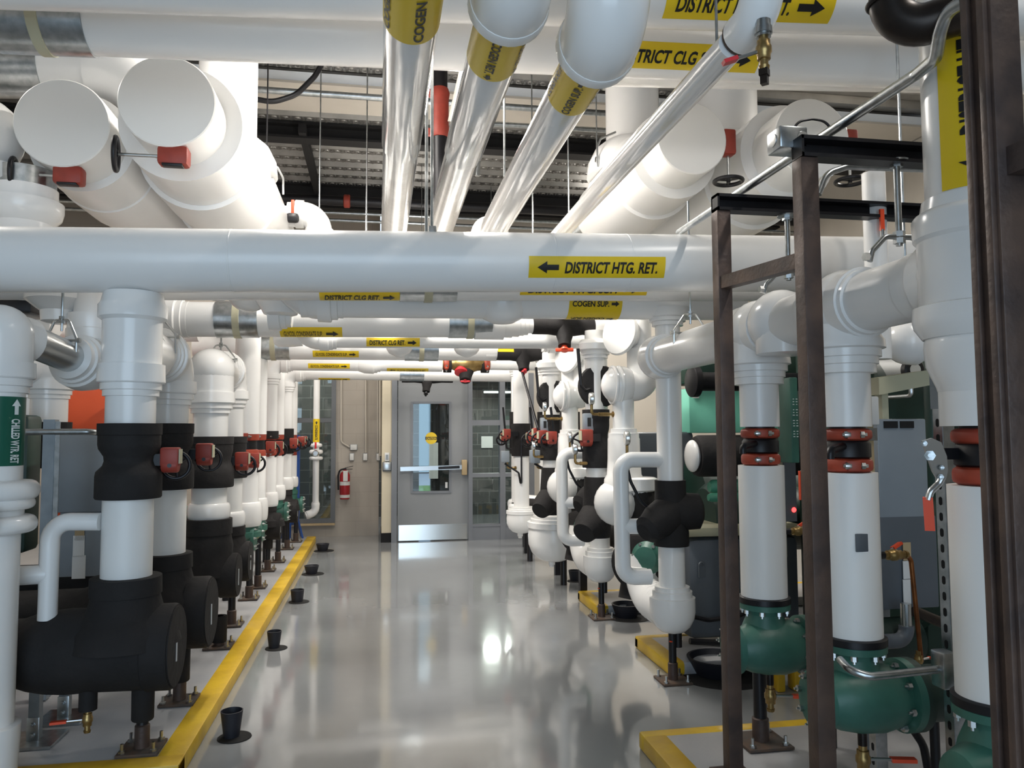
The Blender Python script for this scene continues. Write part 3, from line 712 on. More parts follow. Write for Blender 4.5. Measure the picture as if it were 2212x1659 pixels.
l2 = long_line('second bright jacketed line over the aisle, with a white elbow at its near end', .355, 2.6, .076, 2.05, 6.6, step=3.2, elbow_at=onZ(1070, 100, 2.49).y-.17)
ye = onZ(1050, 172, 2.52).y
band(l2, .355, 2.6, .0815, ye-.12, .25, 'COGEN RET.', (.05, 1.2))
l3 = long_line('third bright jacketed line over the aisle, with the largest white elbow', .665, 2.6, .079, 2.36, 4.75, elbow_at=onZ(1285, 192, 2.478).y-.17, re=.122)
ye = onZ(1240, 250, 2.52).y
band(l3, .665, 2.6, .0795, ye-.13, .26, 'COGEN SUP.', (.0, 1.15, -1.1), True)
p = V(.665, 4.72, 2.6)
mb = MB(); elbow(mb, p, -EY, -UP, .085, L=.13); mb.build('elbow_cover', 'cover', l3)
l4 = long_line('thin bright overhead line ending in a white elbow with a brass valve', 1.08, 2.6, .047, 2.16, 6.4)
c = V(1.1, 2.0, 2.62)
MB().tube([c+EY*.14, c, c+UP*.3], .062, .1, 28, 9).build('elbow_cover', 'white', l4)
MB().torus(c+EY*.15, EY, .05, .011, 24, 8).build('bare_pipe_band', 'rustplate', l4)
vt = c-UP*.055+EY*.01
MB().lathe(vt+UP*.03, -UP, [(0, .022), (.02, .022), (.021, .026), (.04, .026), (.041, .022), (.05, .022)], 14).build('nipple', 'galv', l4)
ball_valve(l4, vt-UP*.01, (0, 0, -1), (-1, .1, -.35), L=.085, k=.95, m='redlever')
MB().lathe(vt-UP*.115, -UP, [(0, .018), (.02, .018), (.021, .014), (.045, .014)], 4).build('plug', 'blackpipe', l4)
one(MB().cyl((1.08, onZ(1522, 92, 2.66).y, 2.63), (1.08, onZ(1522, 92, 2.66).y, CEIL+.01), .005, n=8).build('threaded_rod', 'galv'), 'threaded rod holding the thin bright line at upper right', 'rod')
for i, (px, Y) in enumerate(((792, 6.6), (1090, 4.4), (1228, 5.4), (1290, 6.2), (1150, 6.4))):
    x = onY(px, 400, Y).x
    one(MB().cyl((x, Y, 2.5), (x, Y, CEIL+.1), .006, n=8).build('threaded_rod', 'galv'), ['thin threaded rod left of the bright lines, before the dark deck', 'threaded rod between the second and third bright lines', 'threaded rod between the third and thin bright lines', 'threaded rod nearest the right capped header', 'threaded rod far back between the second and third bright lines'][i], 'rod')

# ---- vertical black pipe with red coupling, conduits under the duct, cables
t = thing('sprinkler_riser', 'black vertical pipe with a red grooved coupling between the first two bright lines', 'pipe', onY(955, 250, 6.0))
p = onY(960, 150, 6.0); q = onY(950, 245, 6.0); x = q.x
MB().cyl((x, 6.0, 2.6), (x, 6.0, CEIL), .062).build('pipe', 'black', t)
MB().lathe((x, 6.0, q.z-.2), UP, [(0, .068), (.03, .08), (.1, .072), (.3, .072), (.36, .08), (.4, .068)], 24).box((x-.075, 6.0, q.z+.16), (.05, .05, .06), None, .01).box((x-.075, 6.0, q.z-.16), (.05, .05, .06), None, .01).build('grooved_coupling', 'red', t)
a = onY(550, 193, 6.6); b = onY(1340, 207, 6.6)
one(MB().tube([(a.x-2, 6.6, a.z), (b.x+1.2, 6.6, a.z)], .028).build('steel_conduit', 'galv'), 'long galvanized conduit crossing just below the pale duct', 'conduit')
a = onY(1065, 268, 6.9)
one(MB().tube([(a.x-.15, 6.9, a.z-.5), (a.x-.12, 6.9, a.z), (a.x+2.4, 6.9, a.z+.02)], .024, .18).build('steel_conduit', 'galv'), 'bent galvanized conduit turning down behind the second bright line', 'conduit')
pts = [onY(x, y, 6.3) for x, y in ((545, 213), (590, 221), (640, 205), (680, 165), (700, 130), (702, 90))]
one(MB().tube(pts, .022, .25, 14).build('flexible_cable', 'black'), 'black flexible conduit curving down at upper left beside the white neck', 'cable')
pts = [onY(x, y, 6.3) for x, y in ((1316, 195), (1318, 222), (1330, 234), (1343, 222), (1345, 180))]
one(MB().tube(pts, .02, .2, 12).build('flexible_cable', 'black'), 'short loop of black cable left of the right neck', 'cable')
p = onY(1320, 185, 6.2)
one(MB().box((p.x, 6.2, p.z), (.14, .1, .06), None, .01).build('junction_box', 'galv'), 'small metal junction box above the loop of black cable', 'box')
# valve and elbow above the left part of the front main
t = thing('overhead_elbow', 'white elbow with orange-handled black valve just above the front main, right of the left header', 'pipe', onY(690, 480, 6.4))
p = onY(690, 470, 6.4)
mb = MB(); elbow(mb, p+UP*.02, (-1, 0, 0), (0, 0, -1), .085, L=.14); mb.build('elbow_cover', 'cover', t)
MB().cyl(p-UP*.1, p-UP*.7, .085).build('pipe_jacket', 'white', t); MB().cyl(p-EX*.1, p-EX*.3, .085).build('pipe_jacket', 'white', t); MB().cyl(p-UP*.05, (p.x, p.y, CEIL), .006, n=6).build('threaded_rod', 'galv', t)
q = onY(632, 471, 6.3)
v = MB().box(q, (.1, .08, .075), None, .025).build('valve_body', 'black', t); MB().box(q+UP*.09, (.026, .016, .12), None, .006).build('lever_grip', 'lever', v)
q = onY(715, 440, 6.9)
one(MB().lathe((q.x, 9.3, onY(800, 437, 9.3).z), (1, 0, 0), [(0, .065), (.01, .08), (.07, .08), (.08, .065)], 24).build('grooved_coupling', 'red'), 'dark red coupling on the black fire main against the far wall', 'coupling')
for i, (py, Y, m) in enumerate(((462, 9.5, 'galv'), (478, 9.6, 'galv'), (1270, 0, ''))):
    if not m: continue
    z = onY(780, py, Y).z
    one(MB().tube([(XL, Y, z), (XR, Y, z)], .02).build('steel_conduit', m), ['thin conduit crossing the far wall, upper of the pair below the beam', 'thin conduit crossing the far wall, lower of the pair below the beam'][i], 'conduit')
y = 9.3; z = onY(800, 437, y).z
one(MB().tube([(XL, y, z), (XR, y, z)], .06).build('black_pipe', 'black'), 'black fire main running along the far wall below the roof beam', 'pipe')
# hangers on the headers
def strap(label, pts, Y, r=.008):
    return one(MB().tube([onY(x, y, Y) for x, y in pts], r, .03, 8).build('hanger_strap', 'zinc'), label, 'pipe hanger')
strap('bent plated strap behind the right side of the left header', [(575, 350), (600, 362), (612, 385), (612, 420)], 5.9)
strap('bent plated strap left of the right capped header', [(1330, 285), (1297, 300), (1290, 318), (1292, 360)], 5.3)
p = onY(1292, 345, 5.32)
one(MB().lathe(p, (-1, 0, 0), [(-.02, .012), (0, .022), (.02, .022)], 6).build('hanger_bolt', 'zinc'), 'bolt on the bent strap left of the right capped header', 'bolt')
# cable ladder end with hanging camera-side sensors
p = onY(1000, 345, 7.6)
mb = MB().bar(onY(975, 395, 7.9), onY(1040, 290, 7.0), .12, .05); q = onY(1040, 290, 7.0); mb.cyl((q.x, 7.05, q.z), (q.x, 7.05, CEIL+.05), .006, n=6)
one(mb.build('cable_tray', 'wallplain'), 'beige tray running lengthwise behind the second bright line', 'tray')
# ---------------------------------------------------------------- lower mains crossing behind the front main
def cross(label, Y, x0, x1, py, r, py2=None, px2=1200, m='white', pxr=700):
    """main on plane Y, pitched slightly: py, py2 = picture rows of its lower edge at columns pxr, px2"""
    pa = onY(pxr, py, Y); pb = onY(px2, py if py2 is None else py2, Y); sl_ = (pb.z-pa.z)/(pb.x-pa.x)
    z = pa.z+r*.985; F_ = lambda x: Vector((x, Y, z+sl_*(x-pa.x)))
    a = x0 if isinstance(x0, float) else onY(x0, py, Y).x; b = x1 if isinstance(x1, float) else onY(x1, py, Y).x
    t = thing('overhead_main', label, 'pipe', ((a+b)/2, Y, z), G)
    MB().cyl(F_(a), F_(b), r, n=36).build('pipe_jacket', m, t)
    return t, F_, z
YC = dict(c1=3.98, c2=4.2, c3=5.2, c4=5.75, c5=7.1, c6=7.85, c7=9.25, c8=9.87)
def mk(t, f, Y, r, xa, xb, H, text, arrow='R', n=LOW, **k):
    a = onY(xa, 700, Y).x; b = onY(xb, 700, Y).x
    return marker(t, f((a+b)/2), f(1.)-f(0.), n, r, b-a, H, text, arrow, **k)
def sv(t, f, Y, r, xa, xb, band=True):
    a = onY(xa, 700, Y).x; b = onY(xb, 700, Y).x
    return sleeve(t, f((a+b)/2), f(1.)-f(0.), r, b-a, band=band)
# first behind the front main
Y, r = YC['c1'], .095
t, f, z = cross('white main half hidden behind the front main, with heating supply and cooling return markers', Y, -3.3, 3.0, 648, r, 649, 1300)
mk(t, f, Y, r, 690, 862, .078, 'DISTRICT CLG RET.', 'R', n=(0, -.42, -.91), th=.5, alen=.06, slant=.1)
sv(t, f, Y, r, 862, 985)
mk(t, f, Y, r, 1118, 1388, .07, 'DISTRICT HTG. SUP.', 'R', n=(0, -.86, -.51), th=.55, alen=.1, slant=.1)
# second: cogen supply
Y, r = YC['c2'], .11
t, f, z = cross('white main with a wide double-sided cogen supply band, left end turned up', Y, 650, 2.1, 685, r, 690, 1450)
a = onY(1220, 660, Y).x; b = onY(1332, 660, Y).x
marker(t, f((a+b)/2), f(1.)-f(0.), (0, -.9, -.44), r, b-a, .1, 'COGEN SUP.', 'R', th=.3, full=True, turns=(0.1,), alen=.045, name='marker_band')
q = MB(); put_marks(q, 'COGEN SUP.', (lambda u, v: f((a+b)/2)-EX*u+(Vector((0, -.2, -.98)).normalized()*cos(v/r)+Vector((0, -.2, -.98)).normalized().cross(-EX)*sin(v/r))*(r+.0042)), -(b-a)*.42, (b-a)*.42, -.015, .015, 'L', .045, .012)
q.build('marker_lettering', 'ink', t, flat=True)
mb = MB(); p = f(onY(650, 660, Y).x); elbow(mb, p-EX*.05, EX, UP, r*.9, L=.16); mb.build('elbow_cover', 'cover', t)
MB().lathe(f(onY(1085, 670, Y).x)-UP*.02, -UP, [(-.1, .02), (0, .14), (.05, .135), (.09, .11), (.115, .06), (.12, .02)], 32).build('tee_cover', 'cover', t)
# third: glycol supply with saddles, black strainer at its right
Y, r = YC['c3'], .113
t, f, z = cross('thick white main marked glycol condensate supply, nearest of those, with two saddles', Y, 372, 1062, 727, r, 728, 1000, pxr=500)
mk(t, f, Y, r, 607, 740, .11, 'GLYCOL CONDENSATE SUP.', 'R', n=(0, -.5, -.87), th=.45, alen=.08, slant=.0)
sv(t, f, Y, r, 468, 560); sv(t, f, Y, r, 968, 1060)
p = f(onY(372, 700, Y).x); mb = MB(); mb.tube([p+EX*.02, p-EX*.14, p-EX*.2+UP*.25], r*1.12, .15, 28); steps(mb, p-EX*.02, EX, r*.92, 1.1); mb.build('elbow_cover', 'cover', t)
xs = onY(1062, 705, Y).x
g = thing('strainer_line', 'white line with a black insulated strainer and bright red blowdown handle at upper right', 'pipe', f(xs+.4), G)
p = f(xs)-UP*.0; zz = onY(1200, 705, Y).z; p.z = zz
mb = MB(); mb.tube([p-EX*.12, p+EX*.08], .1); mb.tube([p-EX*.02-EY*.0+UP*.2, p, p+EX*.14], .085, .12, 28); steps(mb, p+EX*.14, EX, .058, 1.); mb.build('elbow_cover', 'cover', g)
x1, x2 = onY(1150, 705, Y).x, onY(1288, 705, Y).x
MB().cyl(p+EX*.2, Vector((x1+.02, Y, zz)), .052).build('pipe_jacket', 'white', g); MB().cyl((x2-.02, Y, zz), (onY(1322, 705, Y).x, Y, zz), .062).build('pipe_jacket', 'white', g)
c = Vector(((x1+x2)/2, Y, zz)); leg = Vector((-.12, -.45, -.85)).normalized()
strainer(g, c, EX, leg, .058, x2-x1, .17)
handle_cap(g, c+leg*.165, leg, .95, 'lever')
# black rise right of the strainer
x3 = onY(1322, 705, Y).x
MB().tube([(x3-.01, Y, zz), (x3+.1, Y, zz), (x3+.14, Y, zz-.1)], .068, .06).build('black_elbow_cover', 'rubber', g)
# fourth: cooling return, thin
Y, r = YC['c4'], .062
t, f, z = cross('thin white main marked cooling return, between the two glycol mains', Y, 690, 1.62, 751, r, 753, 1150)
mk(t, f, Y, r, 792, 906, .07, 'DISTRICT CLG RET.', 'R', n=(0, -.9, -.44), th=.5, alen=.065)
mb = MB(); p = f(onY(660, 740, Y).x); steps(mb, p+EX*.12, EX, r, .9); mb.tube([p+EX*.13, p, p-EY*.15+UP*.12], r*1.2, .1, 24)
mb.lathe(p-EX*.12+UP*.04, -EX, [(-.1, .09), (0, .1), (.07, .1), (.1, .08)], 24); mb.build('elbow_cover', 'cover', t)
for px in (865, 1018): MB().lathe(f(onY(px, 750, Y).x)-UP*.02+EY*.3, -UP, [(-.1, .1), (.02, .1), (.05, .08), (.07, .04), (.08, .02)], 24).build('tee_cover', 'cover', t)
# fifth: thick glycol supply farther back
Y, r = YC['c5'], .12
t, f, z = cross('thick white main marked glycol condensate supply, second in line, with pale saddles', Y, 420, 1072, 776, r, 779, 1050, pxr=600)
mk(t, f, Y, r, 678, 776, .07, 'GLYCOL CONDENSATE SUP.', 'R', n=(0, -.75, -.65), th=.45, alen=.06)
sv(t, f, Y, r, 556, 628); sv(t, f, Y, r, 874, 946)
zz = onY(1125, 765, Y).z; xa, xb = onY(1071, 765, Y).x, onY(1182, 765, Y).x; c = Vector(((xa+xb)/2, Y-.05, zz)); leg = Vector((.0, -.35, -.9)).normalized()
g = thing('strainer_line', 'black insulated strainer with dark red handle under a yellow marker, second from the camera', 'pipe', c, G)
MB().cyl(c-EX*.35, c+EX*.75, .05).build('pipe_jacket', 'white', g); strainer(g, c, EX, leg, .066, xb-xa, .17); handle_cap(g, c+leg*.16, leg, .9, 'redlever')
marker(g, c-EX*.08+UP*.0, EX, (0, -.9, .3), .068, .33, .03, None, None)
# sixth: bare bronze valve
Y, r = YC['c6'], .083
t, f, z = cross('white main holding the bare bronze and red valve, glycol markers on both sides', Y, 596, 955, 800, r, 803, 950, pxr=610)
mk(t, f, Y, r, 668, 757, .055, 'GLYCOL CONDENSATE SUP.', 'R', n=(0, -.86, -.5), th=.45, alen=.06)
mk(t, f, Y, r, 836, 925, .055, 'GLYCOL CONDENSATE RET.', 'L', n=(0, -.5, -.86), th=.45, alen=.06)
mb = MB(); p = f(onY(800, 800, Y).x); mb.lathe(p-UP*.0-EX*.06, EX, [(-.12, .03), (-.1, .07), (0, .105), (.09, .11), (.1, .1), (.13, .1), (.131, .09), (.16, .09)], 28); mb.build('elbow_cover', 'cover', t)
xa, xb = onY(956, 792, Y).x, onY(1058, 792, Y).x; xm = (xa+xb)/2
z = f(xm).z
for x in (xa+.035, xb-.035): coupling(t, (x, Y, z), EX, .07, .06, .6)
MB().lathe((xa, Y, z), EX, [(0, .06), (.1, .06), (.13, .075), (.2, .095), (.28, .095), (.36, .07), (xb-xa, .06)], 24).build('valve_body', 'brass', t)
leg = Vector((-.1, -.55, -.83)).normalized()
MB().lathe((xm-.05, Y, z), leg, [(0, .06), (.09, .055), (.095, .068), (.115, .068), (.12, .04)], 20).build('red_bonnet', 'redlever', t)
b = MB()
b.lathe((xa+.01, Y+.01, z-.012), EX, [(0, .078), (.08, .078)], 20); b.lathe((xb-.09, Y+.01, z-.012), EX, [(0, .078), (.08, .078)], 20)
b.lathe((xm, Y+.03, z-.02), leg, [(0, .105), (.11, .07), (.19, .055)], 20); b.build('insulation_remnant', 'rubber', t)
handle_cap(t, Vector((xm, Y+.03, z-.02))+leg*.17, leg, .75, 'redlever')
t2 = t; MB().cyl((xb, Y, z), (onY(1195, 792, Y).x, Y, z), .06).build('pipe_jacket', 'white', t2)
# seventh and eighth, near the door
Y, r = YC['c7'], .083
t, f, z = cross('white main close to the door wall, marker along its underside', Y, 622, 1.6, 820, r, 823, 950)
mk(t, f, Y, r, 690, 757, .06, 'GLYCOL CONDENSATE SUP.', 'R', n=(0, -.3, -.95), th=.5, alen=.06)
sv(t, f, Y, r, 864, 916, False)
Y, r = YC['c8'], .05
zz = onY(920, 816, Y-.15).z; xa, xb = onY(868, 820, Y-.15).x, onY(978, 820, Y-.15).x; Y -= .15
g = thing('strainer_line', 'black insulated strainer with black handle hanging in front of the door, farthest back', 'pipe', ((xa+xb)/2, Y, zz), G); MB().cyl((xb+.5, Y, zz+.03), (xb+.5, Y, CEIL), .006, n=6).build('threaded_rod', 'galv', g)
MB().cyl((xa-.5, Y, zz+.03), (xb+.75, Y, zz+.03), .05).build('pipe_jacket', 'white', g)
c = Vector(((xa+xb)/2, Y, zz)); leg = Vector((-.1, -.3, -.9)).normalized()
strainer(g, c, EX, leg, .062, xb-xa, .19); handle_cap(g, c+leg*.19, leg, .9, 'black')
marker(g, (xb+.22, Y, zz+.02), EX, (0, -.2, -.98), .05, .36, .08, None, None)
# ---------------------------------------------------------------- left row of pump risers
XR_ = -1.05; GR = 'pipe risers along the left pad'
def zl(py, Y, X=XR_): return zat(py, X, Y)
def waist_valve(t, x, y, z0, z1, ra, rw, name='valve_insulation'):
    h = z1-z0
    return MB().lathe((x, y, z0), UP, [(0, ra*1.0), (h*.02, ra*1.03), (h*.3, ra*1.03), (h*.36, ra*1.0), (h*.44, rw*1.06), (h*.5, rw), (h*.56, rw*1.02), (h*.66, ra*.94), (h*.72, ra*.97), (h*.84, ra*.97), (h*.85, ra*1.0), (h, ra*1.0)], 36).build(name, 'rubber', t)
def body(t, x, y, z, r, xend, xback, neck_z, rn, m='rubber'):
    """suction fitting: horizontal insulated barrel with a flat end disc and a flared neck"""
    mb = MB(); e = xend
    mb.lathe((e, y, z), -EX, [(0, r*.97), (.012, r), (.1, r), (.104, r*.97), (.3, r*.95), (.42, r*.97), (.5, r*.93), (.56, r*.86), (.6, r*.78), (e-xback, r*.74)], 40)
    n0 = z+r*.35; H_ = neck_z-n0
    mb.lathe((x, y, n0), UP, [(-.04, r*1.25), (H_*.12, r*1.16), (H_*.28, (r*1.0+rn)*.54), (H_*.45, rn*1.1), (H_*.62, rn*1.02), (H_*.68, rn*1.0), (H_*.69, rn*1.05), (H_, rn*1.04), (H_+.002, rn*.9)], 36)
    o = mb.build('suction_body', m, t)
    MB().lathe((e, y, z), EX, [(-.02, r*.93), (.006, r*.93)], 40).build('end_disc', m, o)
    MB().box((e+.008, y-.02, z-.01), (.003, .012, .1)).build('disc_slot', 'sticker', o)
    return o
Ys = [3.55, 4.14, 5.17, 5.78, 6.56, 7.12, 7.86, 8.42, 9.26, 9.86]
def riser(i, label): return thing('pump_riser', label, 'pipe riser', (XR_, Ys[i], PH), GR)
# -- first pair: jacket, waisted black valve sleeve, black suction body
y = Ys[0]; t = riser(0, 'nearest white riser left of the aisle, waisted black sleeve and large black body below')
zv1, zv0 = zl(915, y), zl(1076, y)
pipe(t, 'pipe_jacket', [(XR_, y, zl(1250, y)-.04), (XR_, y, zv0+.05)], .101, 'whitematte')
pipe(t, 'pipe_jacket', [(XR_, y, zv1-.05), (XR_, y, zl(850, y))], .1)
waist_valve(t, XR_, y, zv0, zv1, .128, .098)
zt = zl(760, y); mb = MB()
mb.lathe((XR_, y, zl(812, y)), UP, [(0, .112), (.0, .134), (.048, .134), (.05, .12), (zl(690, y)-zl(812, y)-.01, .12), (zl(688, y)-zl(812, y), .138), (zl(662, y)-zl(812, y), .138), (zl(655, y)-zl(812, y), .128), (zl(634, y)-zl(812, y), .118)], 36)
steps(mb, (XR_, y, zl(806, y)), -UP, .1, .9); mb.cyl((XR_, y, zt), (XR_, y+.25, zt), .112, n=32)
mb.build('tee_cover', 'cover', t)
body(t, XR_, y, zl(1400, y), .178, onY(380, 1400, y).x, -2.3, zl(1245, y), .135)
MB().cyl((XR_-.12, y-.05, zl(1490, y)+.06), (XR_-.12, y-.05, zl(1520, y)), .035).build('drain_sleeve', 'rubber', t)
ball_valve(t, (XR_-.12, y-.05, zl(1518, y)), (0, 0, -1), (-1, -.15, 0), .11, .85)
# -- second
y = Ys[1]; t = riser(1, 'second white riser on the left, elbow at its top, red gear operator in front')
zv1, zv0 = zl(915, y), zl(1056, y)
pipe(t, 'pipe_jacket', [(XR_, y, zl(1195, y)-.04), (XR_, y, zv0+.05)], .099, 'whitematte'); pipe(t, 'pipe_jacket', [(XR_, y, zv1-.05), (XR_, y, zl(855, y))], .1)
waist_valve(t, XR_, y, zv0, zv1, .128, .1)
ze = zl(775, y); mb = MB(); L = ze-zl(832, y)
elbow(mb, (XR_, y, ze), -EY, -UP, .1, L=L, s=.9, fat=1.22); mb.build('elbow_cover', 'cover', t)
pipe(t, 'cross_jacket', [(XR_, Ys[0]+.16, ze), (XR_, y-.2, ze)], .1)
body(t, XR_, y, zl(1325, y), .175, onY(455, 1325, y).x, -2.3, zl(1195, y), .128)
g = gear(t, (XR_+.1, Ys[0]+.02, zl(994, Ys[0])), (1, 0, 0), (-.1, 1, 0), 1.0, .02)
# third: bulged ring above the black body
y = Ys[2]; t = riser(2, 'third white riser on the left, round-topped elbow, fat white ring above its black body')
zv1, zv0 = zl(943, y), zl(1052, y)
pipe(t, 'pipe_jacket', [(XR_, y, zl(1110, y)), (XR_, y, zv0+.05)], .106, 'whitematte'); pipe(t, 'pipe_jacket', [(XR_, y, zv1-.05), (XR_, y, zl(872, y))], .106)
waist_valve(t, XR_, y, zv0, zv1, .142, .125)
mb = MB(); bulge(mb, (XR_, y, zl(1122, y)), UP, .106, .13, zl(1086, y)-zl(1122, y)); mb.build('ring_cover', 'cover', t)
ze = zl(800, y); mb = MB(); mb.ball((XR_, y, ze), .142); mb.cyl((XR_, y, zl(852, y)), (XR_, y, ze), .136, n=36); steps(mb, (XR_, y, zl(855, y)), -UP, .108, 1.0); mb.cyl((XR_, y, ze), (XR_, y+.3, ze), .12)
mb.build('elbow_cover', 'cover', t)
zb = zl(1244, y); body(t, XR_, y, zb, .138, onY(514, 1244, y).x, -2.2, zl(1120, y), .136)
gear(t, onY(414, 981, Ys[1]+.1), (1, 0, 0), (-.08, 1, 0), 1.05, .02)
y = Ys[3]; t = riser(3, 'fourth white riser on the left, small black sleeve and fat white ring below')
zv1, zv0 = zl(943, y), zl(1032, y)
pipe(t, 'pipe_jacket', [(XR_, y, zl(1130, y)), (XR_, y, zv0+.05)], .1, 'whitematte'); pipe(t, 'pipe_jacket', [(XR_, y, zv1-.05), (XR_, y, zl(870, y))], .1)
waist_valve(t, XR_, y, zv0, zv1, .128, .118)
ze = zl(805, y); mb = MB(); elbow(mb, (XR_, y, ze), -EY, -UP, .1, L=ze-zl(850, y), s=.9, fat=1.2); mb.build('elbow_cover', 'cover', t)
pipe(t, 'cross_jacket', [(XR_, Ys[2]+.2, ze), (XR_, y-.2, ze)], .1)
mb = MB(); bulge(mb, (XR_, y, zl(1138, y)), UP, .1, .125, zl(1104, y)-zl(1138, y)); mb.build('ring_cover', 'cover', t)
body(t, XR_, y, zl(1213, y), .14, onY(540, 1213, y).x, -2.2, zl(1136, y), .12)
gear(t, onY(500, 996, Ys[2]+.1), (1, 0, 0), (-.08, 1, 0), 1.1, .02)
# fifth .. tenth: straight tall risers
def tall(i, r, ztop, label, ring_py, neck_py, bodym, sleeve_py=None, end_px=None, body_py=None, br=.12, coup=True):
    y = Ys[i]; t = riser(i, label)
    ze_ = zl(ring_py, y)
    if coup:
        zc1, zc0 = zl(943, y), zl(980, y)
        pipe(t, 'pipe_jacket', [(XR_, y, ze_), (XR_, y, zc0-.02)], r); pipe(t, 'pipe_jacket', [(XR_, y, zc1+.02), (XR_, y, ztop)], r)
        coupling(t, (XR_, y, zc1), UP, r*.86, .07); coupling(t, (XR_, y, zc0), UP, r*.86, .07)
        MB().lathe((XR_, y, zc0), UP, [(0, r*.8), (zc1-zc0, r*.8)], 24).build('valve_body', 'black', t)
    else:
        pipe(t, 'pipe_jacket', [(XR_, y, ze_), (XR_, y, ztop)], r)
    if sleeve_py:
        a, b_ = sleeve_py; MB().lathe((XR_, y, zl(b_, y)), UP, [(0, r*1.16), (.01, r*1.22), (zl(a, y)-zl(b_, y), r*1.2)], 28).build('valve_insulation', 'rubber', t)
    zn = zl(neck_py, y); mb = MB(); bulge(mb, (XR_, y, zn), UP, r, r*1.3, ze_-zn+.06); mb.build('ring_cover', 'cover', t)
    z = zl(body_py, y); xe = onY(end_px, body_py, y).x
    if bodym == 'rubber': body(t, XR_, y, z, br, xe, -2.0, zn, r*1.05)
    else:
        mb = MB().lathe((XR_, y, zn-.1), UP, [(0, r), (.02, r*1.25), (.06, r*1.25), (.065, r), (.1, r)], 24).lathe((xe, y, z), -EX, [(0, br), (.03, br), (.035, br*.75), (.2, br*.9), (1.0, br*.8)], 28).cyl((XR_, y, z), (XR_, y, zn-.05), br*.8)
        o = mb.build('pump_casing', 'green', t)
        MB().cyl((xe-.22, y, z), (xe-.22, y, PH), .03).build('support_leg', 'black', t)
        for k in range(8):
            d = Vector((0, cos(k*pi/4), sin(k*pi/4)))*br*.84; MB().bolt(Vector((xe, y, z))+d, EX, .011, .012).build('flange_bolt', 'zinc', o)
    return t
t5 = tall(4, .1, 2.6, 'fifth riser on the left, straight and white with bare red couplings, green pump below', 1100, 1137, 'green', None, 552, 1160, .11)
t6 = tall(5, .078, 2.6, 'sixth riser on the left, slimmer white jacket with red couplings, green pump flange below', 1090, 1124, 'green', None, 569, 1145, .1)
t7 = tall(6, .076, onY(590, 790, Ys[6]).z, 'seventh riser on the left, white elbow at its top, short black sleeve', 1076, 1094, 'rubber', (931, 948), 605, 1137, .13)
p = V(XR_, Ys[6], onY(700, 801, Ys[6]).z+.082); mb = MB(); elbow(mb, p, EX, -UP, .078, L=.13, s=.8); mb.build('elbow_cover', 'cover', t7)
pipe(t7, 'cross_jacket', [p+EX*.12, p+EX*.5], .08)
t8 = tall(7, .08, 2.6, 'eighth riser on the left, straight white jacket between two elbow-topped ones', 1060, 1080, 'green', None, 622, 1105, .1)
t9 = tall(8, .076, onY(640, 812, Ys[8]).z, 'ninth riser on the left, elbow at its top meeting the main nearest the door', 1042, 1058, 'rubber', (926, 980), 642, 1104, .135, False)
p = V(XR_, Ys[8], onY(700, 821, YC['c7']).z+.082); mb = MB(); elbow(mb, p, EX, -UP, .078, L=.13, s=.8); mb.build('elbow_cover', 'cover', t9)
pipe(t9, 'cross_jacket', [p+EX*.12, p+EX*.4], .08)
t10 = tall(9, .07, 2.6, 'tenth riser, farthest on the left row, beside the tall window', 1040, 1052, 'green', None, 655, 1090, .1)
for tt, i, px, py in ((t5, 4, 547, 994), (t7, 6, 583, 966), (t8, 7, 601, 965), (t9, 8, 633, 957), (t10, 9, 650, 953)):
    y = Ys[i]-.12; p = onY(px, py, y); gear(tt, p-EX*.06, (1, 0, 0), (-.05, 1, 0), 1.1, .02)
y = Ys[9]+.12; p = onY(658, 951, y); gear(t10, p-EX*.11, (1, 0, 0), (.12, 1, 0), 1.0, .06)
# stands
sl = ['nearest pipe stand on the left pad, thick black sleeve under the first pump body', 'second pipe stand on the left pad, behind the first pump body', 'third pipe stand on the left pad, its plate hidden behind the second pump body end',
      'fourth pipe stand from the camera on the left pad, under the third black pump body', 'fifth pipe stand from the camera on the left pad, under the fourth pump body', 'sixth pipe stand from the camera on the left pad, below the green pump flange',
      'seventh pipe stand on the left pad with an orange rusted plate', 'eighth pipe stand on the left pad, below the black disc end', 'ninth pipe stand on the left pad, second from the far end', 'tenth pipe stand, at the far end of the left pad']
SY = [3.55, 4.14, 5.14, 5.69, 6.56, 7.03, 7.86, 8.38, 9.29, 9.88]; SX = [-.971, -.963, -.969, -.992, -1.012, -1.014, -1.045, -1.012, -1.022, -.985]
tp = [1450, 1400, 1330, 1262, 1235, 1165, 1140, 1140, 1105, 1100]
for i in range(10):
    stand(SX[i], SY[i], zat(tp[i], SX[i], SY[i]), sl[i], .025 if i else .024, sleeve=.2 if i == 0 else .16 if i in (1, 2) else .2 if i == 6 else None, pl=.165 if i < 3 else .15)
# clevis hangers over the elbows
clevis((XR_, 3.86, zl(768, 3.86)), EY, .11, 'strap hanger over the link between the first and second left risers', .3)
clevis((XR_, 5.45, zl(803, 5.45)), EY, .1, 'strap hanger over the round elbow of the third left riser', .4)
